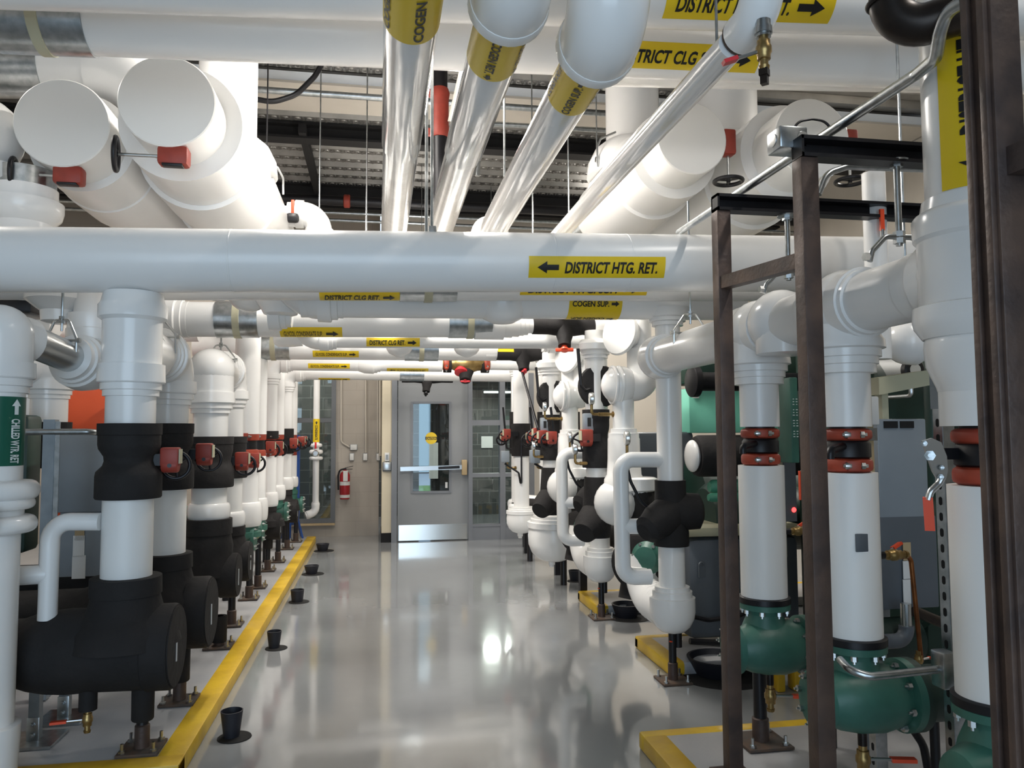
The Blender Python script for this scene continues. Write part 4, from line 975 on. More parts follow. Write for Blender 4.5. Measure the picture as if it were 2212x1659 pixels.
# ---- thin bypass line of the first riser and the green-labelled riser at the left edge
t = thing('bypass_line', 'thin white bypass pipe looping from the first riser down to its black pump body', 'pipe', onY(105, 1200, 3.5))
y = 3.5; pa = onY(216, 1127, y); pb = onY(110, 1127, y); pc = onY(102, 1338, y)
MB().tube([pa, pb, pc], .037, .075, 24).build('pipe_jacket', 'white', t)
pd = onY(102, 1240, y)
MB().tube([pd, pd-EX*.12-EY*.02, pd-EX*.30-EY*.02], .039, .05, 24).build('branch_jacket', 'white', t)
t0 = thing('labelled_riser', 'white riser cut by the left edge of the picture with the green chilled water marker', 'pipe riser', onZ(-20, 1650, 0))
y = 3.3; x0 = onY(-10, 900, y).x; x1 = onY(-22, 1400, y).x; r = .094; xx = (x0+x1)/2
zz = lambda py: zat(py, xx, y)
pipe(t0, 'pipe_jacket', [(xx, y, .0), (xx, y, zz(700))], r)
mb = MB(); ze = zz(722); mb.ball((xx, y, ze), r*1.24, n=32); mb.cyl((xx, y, ze-.15), (xx, y, ze), r*1.24); mb.cyl((xx, y, ze), (xx+.04, y+.13, ze-.01), r*1.02); steps(mb, (xx, y, ze-.13), -UP, r, .9); mb.build('elbow_cover', 'cover', t0)
marker(t0, (xx, y, (zz(858)+zz(1006))/2), -UP, (.9, -.44, 0), r, zz(858)-zz(1006), .16, 'CHILLED WTR. RET', 'L', bg='tag', fg='whiteink', th=.21, full=True, turns=(.0,), alen=.06, pad=.035)
mb = MB()
bulge(mb, (xx, y, zz(1082)), UP, r, .155, .08); bulge(mb, (xx, y, zz(1102)), UP, r, .14, .05); bulge(mb, (xx, y, zz(1153)), UP, r, .15, .07); mb.cyl((xx, y, zz(1150)), (xx, y, zz(1040)), r*1.1); mb.build('valve_cover', 'cover', t0)
vp = V(xx+.02, y-.17, zz(1110))
MB().torus(vp, (0, 1, 0), .062, .008, 24, 8, 0, pi*1.2).lathe(vp-EY*.005, EY, [(0, .045), (.02, .045)], 20).cyl(vp+EX*.05-UP*.04-EY*.01, vp+EX*.05-UP*.04+EY*.02, .014).build('lever_plate', 'zinc', t0)
MB().lathe((xx, y, zz(1610)), UP, [(-.3, r*1.05), (0, r*1.22), (.07, r*1.24), (.075, r*1.1)], 32).build('floor_collar', 'cover', t0)
t1 = thing('sleeved_line', 'bright metal-jacketed pipe stub with stepped white rings behind the green-labelled riser', 'pipe', onY(120, 750, 3.9))
p = V(xx+.04, y+.1, ze); q = onY(150, 772, 3.75)
MB().cyl(p, q, .068, n=28).build('metal_jacket', 'zinc', t1)
dq = (q-p).normalized(); mb = MB(); mb.lathe(q, dq, [(-.005, .07), (0, .098), (.03, .1), (.032, .112), (.06, .112), (.062, .125), (.13, .13), (.22, .11)], 32)
mb.tube([q+dq*.12, q+dq*.2, q+dq*.2+UP*.25], .11, .12, 24); steps(mb, q+dq*.2+UP*.14, UP, .085, .8); mb.build('elbow_cover', 'cover', t1)
MB().cyl(q+dq*.2+UP*.2, q+dq*.2+UP*.42, .085).build('pipe_jacket', 'white', t1)
clevis(q-dq*.07, dq, .07, 'strap hanger over the bright metal-jacketed pipe stub', .3)
for i in range(2):
    px, py = ((75, 1602), (140, 1552))[i]; p = onZ(px, py, PH)
    t = thing('strut_support', ['grey slotted strut leg under the first pump body, nearer the left edge', 'grey slotted strut leg under the first pump body, standing farther back'][i], 'pipe support', p, 'strut legs of the left pump')
    MB().box((p.x, p.y, PH+.006), (.2, .2, .012)).build('base_plate', 'galv', t); MB().box((p.x, p.y, PH+.2), (.042, .042, .4)).build('post', 'strut', t)
    b = MB().box((p.x, p.y-.024, PH+.06), (.05, .006, .1), None, .002); b.bolt((p.x-.0, p.y-.027, PH+.08), -EY, .01, .008); b.bolt((p.x, p.y-.027, PH+.035), -EY, .01, .008); b.build('post_bracket', 'galv', t)
# ---- machines behind the left row
t = thing('chiller', 'dark green barrel chiller behind the nearest left risers', 'machine', (-2.9, 4.6, PH))
MB().lathe((-4.4, 4.75, .62), EX, [(0, .42), (.06, .46), (.1, .46), (.105, .4), (1.9, .4), (1.905, .46), (1.96, .46), (1.98, .3)], 40).build('lower_barrel', 'dkgreen', t)
MB().lathe((-4.4, 4.85, 1.3), EX, [(0, .34), (1.9, .34), (1.92, .38), (1.98, .38), (2.0, .25)], 36).build('upper_barrel', 'dkgreen', t)
MB().box((-3.15, 5.0, 1.12), (2.3, .2, .8), None, .03).build('rear_panel', 'dkgreen', t); MB().lathe((-4.2, 4.8, 1.28), EX, [(0, .1), (.02, .17), (2.1, .17), (2.15, .14)], 28).build('header_barrel', 'dkgreen', t)
b = MB()
for k in range(9): b.box((-2.75+k*.08, 4.86, .98), (.035, .06, .4))
b.build('ribbed_grille', 'dkgreen', t)
for x in (-4.1, -2.7): MB().box((x, 4.75, .2), (.2, .7, .3)).build('foot', 'dkgreen', t)
x0 = onY(135, 1100, 4.75).x; x1 = onY(232, 1100, 4.75).x
t = thing('control_cabinet', 'grey control cabinet with paper stickers behind the first left riser', 'cabinet', ((x0+x1)/2, 4.9, PH))
za, zm, zb = zat(935, x0, 4.75), zat(1108, x0, 4.75), zat(1250, x0, 4.75)
MB().box(((x0+x1)/2+.1, 4.9, (za+zm)/2), (x1-x0+.3, .28, za-zm), None, .01).build('upper_box', 'box', t)
MB().box(((x0+x1)/2+.1, 4.92, (zb+zm)/2), (x1-x0+.26, .26, zm-zb), None, .008).build('lower_box', 'box', t)
for px, py, w_, h_, m in ((172, 1150, .05, .09, 'cork'), (170, 1180, .06, .12, 'sticker'), (170, 1225, .07, .13, 'sticker')):
    p = onY(px, py, 4.785); MB().box(p, (w_, .004, h_)).build('paper_sticker', m, t)
MB().box(((x0+x1)/2+.1, 4.92, (zb+PH)/2), (.06, .06, zb-PH)).build('pedestal', 'strut', t)
t = thing('strut_rack', 'grey strut frame standing between the green-labelled riser and the first riser', 'frame', onZ(105, 1330, PH))
p = onY(108, 1000, 4.3)
MB().box((p.x, 4.3, .78), (.055, .055, 1.4)).build('post', 'strut', t)
MB().bar((p.x+.036, 4.28, .1), (p.x+.036, 4.28, 1.47), .006, .03).build('post_lip', 'galv', t)
z = zat(933, p.x, 4.3); MB().tube([(p.x-.9, 4.28, z), (p.x+.2, 4.28, z), (p.x+.24, 4.45, z-.02)], .016, .05, 12).build('top_rail', 'galv', t)
# second row of risers, orange boiler panel
for i, (px, py0, lab) in enumerate(((107, 780, 'rear white riser with stacked rings, right one of the pair behind the green marker'), (60, 775, 'rear white riser, left one of the pair behind the green marker'))):
    y = 5.4 if i == 0 else 5.75; X = onY(px, 860, y).x; zz2 = lambda py: zat(py, X, y)
    t = thing('rear_riser', lab, 'pipe riser', (X, y, PH), 'risers of the rear left row')
    pipe(t, 'pipe_jacket', [(X, y, zz2(1000)), (X, y, zz2(850))], .108)
    mb = MB(); elbow(mb, (X, y, zz2(790)), (-.75, -.65, .0), -UP, .105, L=zz2(790)-zz2(828), s=.9, fat=1.25); mb.build('elbow_cover', 'cover', t)
    MB().lathe((X, y, zz2(1010)), UP, [(0, .13), (zz2(912)-zz2(1010), .135)], 28).build('valve_insulation', 'rubber', t)
    if i == 0: MB().cyl((X-.02, y, zz2(782)), (X-.36, y-.3, zz2(778)), .1).build('metal_saddle', 'galv', t)
t = thing('boiler', 'orange painted boiler casing glimpsed behind the left risers', 'machine', onY(185, 950, 6.3))
p = onY(120, 790, 6.3); q = onY(228, 950, 6.3)
MB().box(((p.x+q.x)/2, 6.7, 1.25), (q.x-p.x+.1, .8, 2*(p.z-1.25)), None, .06).build('casing', 'orangepanel', t)
MB().box(((p.x+q.x)/2, 6.7, .3), (q.x-p.x+.0, .7, .5)).build('plinth', 'dkgreen', t)
t = thing('glycol_line', 'short white pipe with a yellow band crossing in front of the orange casing', 'pipe', onY(180, 800, 6.0))
a = onY(140, 793, 6.0); b_ = onY(215, 812, 6.0); MB().tube([a-(b_-a), b_+(b_-a), b_+(b_-a)+EY*.5], .05, .08).build('pipe_jacket', 'white', t)
dd = (b_-a).normalized(); MB().cyl(a+(b_-a)*.8, a+(b_-a)*1.2, .053).build('marker_band', 'yellow', t)
# upper left clutter below the front main
t = thing('overhead_duct_pipe', 'white curved pipe under the left end of the front main with a dark grille beyond', 'pipe', onY(70, 660, 5.5))
MB().tube([onY(-60, 672, 5.5), onY(60, 668, 5.5), onY(130, 690, 5.5)], .13, .3, 28).build('pipe_jacket', 'white', t)
t = thing('left_main', 'white main low at left carrying galvanized saddles, behind the stepped rings', 'pipe', onY(200, 760, 5.9))
a = onY(-40, 715, 6.6); b_ = onY(430, 712, 6.6); MB().cyl(a, b_, .1).build('pipe_jacket', 'white', t)
a = onY(-40, 760, 6.6); b_ = onY(300, 757, 6.6); MB().cyl(a, b_, .075).build('metal_saddle', 'galv', t)
a = onY(-40, 800, 7.3); b_ = onY(330, 795, 7.3)
one(MB().cyl(a, b_, .1).build('overhead_main', 'white'), 'plain white main above the orange casing at left', 'pipe')
p = onY(15, 655, 4.8)
one(MB().box((p.x-.1, 4.9, p.z), (.5, .3, .12), None, .02).build('dark_grille', 'black'), 'dark grille at the left edge just below the front main', 'grille')
p = onY(440, 657, 5.9)
one(MB().box((p.x+.1, 6.1, p.z), (.9, .1, .05)).cyl((p.x-.2, 6.1, p.z), (p.x-.2, 6.1, CEIL), .006, n=6).cyl((p.x+.4, 6.1, p.z), (p.x+.4, 6.1, CEIL), .006, n=6).build('steel_channel', 'black'), 'short black channel above the nearest glycol main', 'channel')
t = thing('tee_fitting', 'white pipe fitting with clamped end hanging under the front main at left', 'pipe', onY(130, 660, 3.95))
Yf = 3.98
p = onY(130, 650, Yf); mb = MB(); mb.lathe((p.x, Yf, p.z+.1), -UP, [(0, .16), (.1, .15), (.14, .1), (.15, .085), (.2, .08), (.21, .05)], 28); mb.build('tee_cover', 'cover', t)
p = onY(600, 655, YC['c2']); t = thing('tee_fitting', 'white elbow fittings bunched under the front main left of the cooling return marker', 'pipe', p)
mb = MB(); mb.lathe((p.x+.0, YC['c2']+.12, p.z+.14), -UP, [(0, .15), (.1, .14), (.16, .1), (.18, .09), (.19, .06)], 28); mb.ball((p.x-.18, YC['c2']+.2, p.z+.1), .12); steps(mb, (p.x-.05, YC['c2']+.2, p.z), EX, .09, .9); mb.build('elbow_cover', 'cover', t)
t = thing('tee_fitting', 'round white fitting bulging below the front main above the nearest glycol main', 'pipe', onY(470, 640, 4.3))
MB().lathe(onY(470, 620, 4.3), -UP, [(-.05, .1), (0, .11), (.035, .1), (.06, .07), (.07, .04)], 28).build('tee_cover', 'cover', t)
# ---------------------------------------------------------------- brown steel frames, nearest right
PX = 1.36
def frame(label, Y, w_, ztop, beam_to, brace=None):
    t = thing('pipe_gantry', label, 'frame', (PX, Y, PH), 'brown steel pipe frames')
    MB().box((PX, Y, (PH+ztop)/2), (w_, w_, ztop-PH), None, .004).build('post', 'rust', t)
    MB().box((PX, Y, PH+.006), (w_*2.4, w_*2.4, .012), None, .002).build('base_plate', 'rust', t)
    if beam_to:
        b = MB(); h = w_*1.15; L = beam_to-PX+w_/2; xc = (PX-w_/2+beam_to)/2
        b.box((xc, Y-w_*.1, ztop+h-.006), (L, w_, .012)); b.box((xc, Y-w_*.1, ztop+.006), (L, w_, .012)); b.box((xc, Y+w_*.35, ztop+h/2), (L, .012, h-.012)); b.box((PX-w_/2+.004, Y-w_*.1, ztop+h/2), (.008, w_, h))
        b.build('top_beam', 'black', t)
    return t
Y1 = onX(1567, 900, PX).y; Y2 = onX(1755, 900, PX).y
z1 = zat(458, PX, Y1); z2 = zat(345, PX, Y2)
fr1 = frame('brown steel frame post with black top beam, farthest of the three and leftmost', Y1, .058, z1, 3.1)
fr2 = frame('brown steel frame post with black top beam, middle of the three', Y2, .06, z2, 3.0)
Y3 = 1.42; X3 = onY(2145, 900, Y3).x
t = thing('pipe_gantry', 'brown steel frame post filling the right edge of the picture, nearest of the three', 'frame', (X3, Y3, PH), 'brown steel pipe frames')
b = MB().box((X3+.035, Y3, 1.3), (.07, .085, 2.5), None, .003)
for k in range(2): b.box((X3-.006, Y3-.025+k*.045, 1.3), (.014, .02, 2.5), None, .004)
b.build('post', 'rust', t)
MB().box((X3+.03, Y3, PH+.006), (.15, .15, .012)).build('base_plate', 'rust', t)
zz3 = zat(365, X3+.05, Y3); zb2 = zat(560, PX, Y2)
MB().bar((PX, Y1+.0, zat(612, PX, Y1)), (PX, Y2+.03, zat(556, PX, Y2-.02)), .045, .05).build('side_brace', 'rust', fr2)
MB().bar((X3+.05, Y3-.02, zz3), (X3+.12, .35, zz3+.03), .06, .06).build('side_brace', 'rust', t)
MB().box((X3+.2, Y3-.0, 2.5), (.42, .07, .07)).build('top_beam', 'black', t)
# ---- header along the frames with three drops
HX = 1.6; GR2 = 'drops of the right header'
RY = [onX(1647, 1140, HX).y, onX(1838, 1190, HX).y, onX(2140, 1250, HX).y]
HZ = sum(zat(p, HX, y) for p, y in zip((722, 655, 590), RY))/3
HR = .099
t = thing('pipe_header', 'white insulated header running towards the camera at the right behind the brown frames', 'pipe', (HX, 2.8, HZ))
MB().cyl((HX, 4.3, HZ), (HX, RY[2], HZ), HR, n=40).build('pipe_jacket', 'white', t)
for y in (RY[0], RY[1]):
    mb = MB()
    mb.lathe((HX, y, HZ+.0), -UP, [(-.02, HR*.9), (.0, HR*1.18), (.1, HR*1.2), (.12, HR*1.32), (.145, HR*1.34), (.15, HR*1.2), (.175, HR*1.2), (.177, HR*1.1), (.2, HR*1.1), (.202, HR*1.02), (.23, HR*1.02), (.232, HR*.9)], 36)
    mb.lathe((HX, y-.15, HZ), EY, [(0, HR*1.0), (.002, HR*1.1), (.02, HR*1.12), (.022, HR*1.2), (.26, HR*1.22), (.27, HR*1.12), (.3, HR*1.1), (.302, HR*1.0)], 36)
    mb.ball((HX, y-.02, HZ), HR*1.3); mb.build('tee_cover', 'cover', t)
mb = MB(); mb.ball((HX, RY[1]+.42, HZ+.01), HR*1.32); mb.lathe((HX, RY[1]+.4, HZ), -UP, [(0, HR*1.1), (.12, HR*1.1), (.125, HR*.9)]); mb.build('ball_cover', 'cover', t)
p4 = V(HX, 4.2, HZ); mb = MB(); mb.ball(p4, HR*1.3); mb.lathe(p4, -EY, [(0, HR*1.28), (.1, HR*1.25), (.102, HR*1.1), (.14, HR*1.1)], 36); mb.build('elbow_cover', 'cover', t)
mb = MB(); mb.cyl((HX, RY[2], HZ-.14), (HX, RY[2], HZ+.16), HR*1.46, n=40); mb.ball((HX, RY[2]+.02, HZ), HR*1.4); mb.lathe((HX, RY[2]+.08, HZ), EY, [(0, HR*1.24), (.06, HR*1.2), (.07, HR*1.08), (.14, HR*1.06), (.142, HR)], 36)
y = RY[2]; zr = lambda py: zat(py, HX, y)
mb.lathe((HX, y, zr(690)), UP, [(-.05, HR*1.4), (-.02, HR*1.6), (.0, HR*1.64), (.035, HR*1.62), (.04, HR*1.46)], 36)
mb.lathe((HX, y, zr(520)), UP, [(0, HR*1.46), (.01, HR*1.55), (zr(470)-zr(520), HR*1.57), (zr(462)-zr(520), HR*1.5), (zr(455)-zr(520), HR*1.36), (zr(430)-zr(520), HR*1.3), (zr(428)-zr(520), HR*1.2)], 36)
mb.lathe((HX, y, zr(725)), -UP, [(-.03, HR*1.3), (0, HR*1.3), (.012, HR*1.36), (.03, HR*1.38), (zr(725)-zr(790), HR*1.34), (zr(725)-zr(835), HR*1.1), (zr(725)-zr(845), HR*1.07)], 36)
mb.build('tee_cover', 'cover', t)
GI = ['farthest', 'middle', 'nearest']
t = thing('header_riser', 'white vertical pipe with a long yellow heating marker beside the right-hand post', 'pipe riser', (HX, RY[2], HZ))
pipe(t, 'pipe_jacket', [(HX, RY[2], zr(430)), (HX, RY[2], 3.6)], HR*1.2)
rr = HR*1.2
mkr = marker(t, (HX, RY[2], (zr(425)+zr(70))/2), UP, (-.6, -.8, 0), rr, zr(70)-zr(425), .2, 'DISTRICT HTG.', 'L', th=.5, alen=.085, off=-.015)
# drops with couplings, valves and green pump fittings
def green_valve(i, x, y, zf, label, s_=1.):
    t = thing('pump_fitting', label, 'pump', (x, y, PH), 'green angle fittings on the right pad')
    MB().lathe((x, y, zf), UP, [(-.024, .10), (-.022, .106), (.0, .106), (.004, .098)], 36).build('black_flange', 'black', t)
    mb = MB().lathe((x, y, zf-.024), -UP, [(-.002, .1), (0, .104), (.022, .104), (.025, .075), (.06, .068), (.12, .085*s_)], 32)
    zc = zf-.24*s_
    mb.lathe((x-.17*s_, y-.02, zc), EX, [(0, .05*s_), (.01, .09*s_), (.06, .115*s_), (.12, .13*s_), (.2, .135*s_), (.27, .118*s_), (.31, .1*s_), (.36, .098*s_)], 36)
    mb.lathe((x, y, zc+.02), UP, [(-.15*s_, .05*s_), (-.13*s_, .08*s_), (-.06*s_, .115*s_), (0, .125*s_), (.07*s_, .11*s_), (.13*s_, .085*s_), (.17*s_, .075*s_)], 32)
    mb.lathe((x+.16*s_, y-.02, zc), EX, [(0, .1*s_), (.01, .143*s_), (.038, .143*s_), (.04, .1*s_)], 36)
    b0 = mb.build('valve_casting', 'green', t)
    f2 = MB().lathe((x+.205*s_, y-.02, zc), EX, [(0, .143*s_), (.028, .143*s_), (.03, .11*s_), (.5, .11*s_)], 36).build('mating_flange', 'dkgreen', t)
    ec, ea = (V(x-.2*s_, y-.02, zc), EX) if i < 2 else (V(x-.13, y-.17, zc-.02), Vector((.66, .75, 0)))
    f3 = MB().lathe(ec, ea, [(0, .11*s_), (.006, .118*s_), (.03, .118*s_), (.034, .09*s_), (.12, .095*s_)], 36).build('end_cover', 'mint' if i == 2 else 'green', t)
    for k in range(8):
        a = 2*pi*k/8+.2; d = Vector((0, cos(a), sin(a)))
        MB().bolt(V(x+.155*s_, y-.02, zc)+d*.125*s_, -EX, .012, .014).build('flange_bolt', 'zinc', b0)
        MB().bolt(ec+(MB.basis(ea)[0]*cos(a)+MB.basis(ea)[1]*sin(a))*.098*s_, -ea, .011, .012).build('cover_bolt', 'zinc', f3)
        d = Vector((cos(a), sin(a), 0)); MB().bolt(V(x, y, zf-.048)+d*.089, -UP, .011, .016).build('flange_bolt', 'zinc', b0)
    v = V(x, y-.03, zc-.12*s_)
    MB().cyl(v+UP*.02, v-UP*.05, .015, n=12).build('nipple', 'blackpipe', t)
    ball_valve(t, v-UP*.045, (0, 0, -1), (1, -.25, 0), .12, 1.0)
    MB().cyl((x+.35*s_, y+.0, zc-.1), (x+.35*s_, y+.0, PH), .016).build('drain_hose', 'black', t)
    return t, zc
dl_ = ['white insulated drop with red couplings behind the left brown post, farthest of three', 'white insulated drop with red couplings and grey tag behind the middle brown post', 'white insulated drop with red couplings and a plated valve lever, nearest the right edge']
fl_ = ['green cast fitting with brass drain valve below the farthest white drop on the right', 'green cast fitting with large bolted flange, in front of the perforated strut', 'light-fronted green cast fitting cut by the bottom right corner']
pyb = [(922, 1005, 1288), (922, 1020, 1372), (920, 1048, 1505)]
for i in range(3):
    y = RY[i]; zz_ = lambda py: zat(py, HX, y)
    t = thing('header_drop', dl_[i], 'pipe riser', (HX, y, zz_(pyb[i][2])), GR2)
    top, mid, bot = [zz_(q) for q in pyb[i]]
    rp = .081
    pipe(t, 'pipe_jacket', [(HX, y, top), (HX, y, HZ-.2)], .081 if i < 2 else .105)
    pipe(t, 'lower_jacket', [(HX, y, bot+.004), (HX, y, mid)], .094, 'whitematte', n=36)
    h = top-mid; k1 = top-h*.14; k2 = mid+h*.16
    coupling(t, (HX, y, k1-.005), UP, .07, h*.26, -.35); coupling(t, (HX, y, k2), UP, .07, h*.3, -.35)
    MB().cyl((HX, y, mid-.01), (HX, y, top+.01), .06, n=28).lathe((HX, y, (k1+k2)/2-.032), UP, [(0, .066), (.006, .075), (.05, .075), (.062, .066)], 28).build('valve_body', 'black', t)
    if i < 2:
        b = MB().tube([(HX-.05, y-.05, (k1+k2)/2+.01), (HX-.13, y-.1, (k1+k2)/2+.0), (HX-.13, y-.1, (k1+k2)/2-.03)], .014, .02, 10)
        b.build('valve_stem', 'black', t)
    MB().box((HX-.02, y-.092, zat(1172, HX, y-.09)), (.045, .006, .06), None, .004).build('pipe_tag', 'boxdark', t) if i == 1 else None
    green_valve(i, HX, y, bot, fl_[i], .84)
    drops = t
    # brass tap and copper tube on the side
    if i < 2:
        zt_ = zat((1148, 1200)[i], HX+.1, y)
        o = MB().cyl((HX+.085, y, zt_), (HX+.125, y, zt_), .013, n=12).build('tap_nipple', 'black', t)
        ball_valve(t, (HX+.12, y, zt_), (1, 0, 0), (.9, .1, .45), .085, .85, name='side_valve')
# plated lever of the nearest drop
y = RY[2]; zc_ = zat(985, HX, y-.0)
pl = thing('valve_lever', 'plated valve lever with orange-red grip left of the nearest right drop', 'valve lever', at(2015, 990, dep((HX, y, zc_))-.03))
dd_ = dep((HX, y, zc_))-.03; A = lambda px, py, d=0.: at(px, py, dd_+d)
MB().bar(A(2030, 980, .01), A(2150, 980, .12), .03, .03).build('valve_neck', 'black', pl)
ax = (A(2025, 985)-EYEV).normalized()
q = [(1990, 952), (2010, 946), (2030, 955), (2042, 985), (2044, 1015), (2040, 1035), (2024, 1038), (2012, 1018), (2000, 985)]
c0 = A(2015, 990); ex = _r.copy(); ey = _u.copy()
sc = dd_/FP
MB().prism([((x-2015)*sc, -(yy-990)*sc) for x, yy in q][::-1], ex, ey, c0, .008).build('notched_plate', 'zinc', pl)
b = MB()
for x, yy, r in ((2009, 984, .014), (1997, 958, .008), (2034, 1010, .007), (2032, 1030, .008)): b.bolt(A(x, yy, -.008), -ax, r, .01)
b.build('lever_bolt', 'galv', pl)
MB().tube([A(2036, 1030, -.01), A(2028, 1045, -.01), A(2010, 1062, -.015), A(2005, 1080, -.015)], .009, .02, 10).build('lever_arm', 'zinc', pl)
MB().bar(A(2004, 1074, -.015), A(2009, 1146, -.015), .024, .012, -ax).build('lever_grip', 'lever', pl)
p = onY(1733, 1050, RY[1]-.08)
k = thing('valve_lever', 'orange-red lever grip peeking out left of the middle brown post', 'valve lever', p)
MB().bar(p+UP*.05-EX*.0, p-UP*.045, .02, .012, (0, -1, 0)).build('lever_grip', 'lever', k); MB().tube([p+UP*.045, p+UP*.075+EX*.02, p+UP*.12+EX*.02], .007, .02, 8).build('lever_arm', 'zinc', k)
# hangers from the frame beams
def hang(label, px, py0, py1, Y, x=None, r=.0105):
    a = onY(px, py0, Y); b_ = onY(px+3, py1, Y); b_.x = a.x
    t = thing('header_hanger', label, 'pipe hanger', b_, 'rod hangers from the brown frames')
    MB().cyl(a, b_-UP*.03, r, n=12).lathe(a-UP*.0, -UP, [(0, .04), (.006, .04)], 14).lathe(a-UP*.006, -UP, [(0, .02), (.016, .02)], 6).build('threaded_rod', 'galv', t)
    MB().lathe(b_+UP*.0, UP, [(0, .019), (.018, .019)], 6).lathe(b_-UP*.022, UP, [(0, .019), (.018, .019)], 6).build('nut', 'galv', t)
    MB().tube([b_-EX*.11-UP*.085, b_-EX*.10-UP*.05, b_-EX*.05, b_+EX*.05, b_+EX*.1-UP*.04, b_+EX*.11-UP*.085], .009, .03, 10).build('yoke', 'galv', t)
    MB().lathe(b_-EX*.13-UP*.07, EX, [(0, .014), (.015, .014), (.016, .008), (.03, .008)], 6).build('yoke_bolt', 'zinc', t)
hang('threaded rod and strap under the farther black beam holding the right header', 1700, 465, 590, Y1-.0)
hang('threaded rod and strap under the nearer black beam holding the right header', 1936, 348, 512, Y2+.0)
clevis((HX, 3.75, HZ), EY, .1, 'strap hanger on the right header left of the leftmost brown post', .6, 'rod hangers from the brown frames')
# thin riser with an orange lever
p = onY(1890, 480, 2.9); t = thing('thin_riser', 'slim white vertical pipe with an upright orange lever behind the right header', 'pipe riser', p)
MB().cyl((p.x, 2.9, 1.7), (p.x, 2.9, zat(375, p.x, 2.9)), .047).build('pipe_jacket', 'white', t)
q = onY(1905, 475, 2.83); MB().bar(q-UP*.045, q+UP*.045, .018, .01, (0, -1, 0)).build('lever_grip', 'lever', t); MB().cyl(q-UP*.07, q-UP*.04, .008).build('lever_arm', 'zinc', t)
# conduit along the frames, junction box, tubing
Zc = z2+.1; a = onZ(1800, 280, Zc); xc = a.x
pts = [onZ(1480, 503, Zc), onZ(1985, 160, Zc)]
e = pts[1]; d_ = dep(e)
one(MB().tube([(xc, pts[0].y, Zc), (xc, e.y, Zc), at(2022, 125, d_*.93), at(2030, 70, d_*.9), at(2045, 25, d_*.88), at(2082, 4, d_*.86)], .0165, .06, 14).build('steel_conduit', 'galv'), 'long galvanized conduit sloping up to the top right corner with a kinked bend', 'conduit')
p = onY(1700, 306, Y2+.06)
t = thing('junction_box', 'galvanized junction box with knockout at the end of the nearer black beam', 'box', p)
MB().box(p, (.1, .09, .075), None, .008).build('box_body', 'galv', t)
MB().lathe(p-EX*.05+EX*.002, -EX, [(0, .022), (.004, .022), (.005, .014)], 20).build('knockout', 'zinc', t); MB().lathe(p-EY*.045+EX*.03, -EY, [(0, .02), (.004, .018)], 20).build('cover_knockout', 'zinc', t)
one(MB().tube([onY(x, y, Y2+.08) for x, y in ((1712, 282), (1725, 262), (1755, 257), (1785, 262), (1795, 280))], .0045, .05, 8).build('cable', 'black'), 'thin cable arching over the nearer black beam beside the junction box', 'cable')
one(MB().tube([onY(x, y, 2.75) for x, y in ((1768, 420), (1785, 375), (1830, 360), (1990, 366), (2000, 366))], .013, .08, 14).build('steel_conduit', 'galv'), 'bent galvanized conduit just under the nearer black beam', 'conduit')
one(MB().tube([at(1923, -150, 2.0), at(1923, 78, 2.0), at(2130, 10, 1.9)], .052, .08, 28, 10).torus(at(1921, 8, 2.0), UP, .052, .006).build('bare_steel_elbow', 'blackpipe'), 'bare brown steel pipe elbow at the top right corner', 'pipe')
# perforated strut post and conduit
def strut_post(label, px, py, d, z1, z0=PH, w_=.041):
    p = at(px, py, d); t = thing('perforated_strut', label, 'post', (p.x, p.y, z0), 'perforated strut posts')
    b = MB(); b.box((p.x-w_/2, p.y, (z0+z1)/2), (.003, w_, z1-z0)); b.box((p.x, p.y-w_/2, (z0+z1)/2), (w_, .003, z1-z0)); b.box((p.x, p.y+w_/2, (z0+z1)/2), (w_, .003, z1-z0)); b.build('channel', 'galv', t)
    z = z0+.05
    while z < z1-.02:
        h = MB(); poly = [(.0075*cos(pi*i/8), .006+.0075*sin(pi*i/8)) for i in range(9)]+[(.0075*cos(pi+pi*i/8), -.006+.0075*sin(pi+pi*i/8)) for i in range(9)]
        h.prism(poly, (0, -1, 0), (0, 0, 1), (p.x-w_/2-.0012, p.y, z), .001); h.build('slot', 'hole', t); z += .05
    return t, p
sp, pp = strut_post('tall perforated strut post left of the nearest right drop', 2051, 1230, 2.45, 1.47)
MB().box((pp.x, pp.y, 1.53), (.05, .05, .12)).build('strut_cap', 'strut', sp)
strut_post('short perforated strut standing below the middle green fitting', 1897, 1600, 2.75, .34)
jb = onY(2040, 1445, pp.y-.06)
t = thing('junction_box', 'small galvanized box fixed low on the perforated strut', 'box', jb)
MB().box(jb, (.05, .06, .11), None, .006).build('box_body', 'galv', t)
MB().tube([jb-EX*.02, onY(1880, 1462, pp.y-.06), onY(1835, 1448, pp.y-.03), onY(1815, 1425, pp.y+.05)], .012, .06, 12).build('conduit', 'galv', t)
one(MB().tube([onY(1975, 1580, 2.5), onY(1995, 1610, 2.5), onY(2006, 1670, 2.5), onZ(2006, 1740, PH+.02)], .014, .1, 14).build('rubber_hose', 'black'), 'black rubber hose dropping to the pad below the middle green fitting', 'hose')
stand(1.62, 3.14, .45, 'black pipe stand on the right pad under the farthest green fitting', .028, plate='rustplate', group='pipe stands on the right')
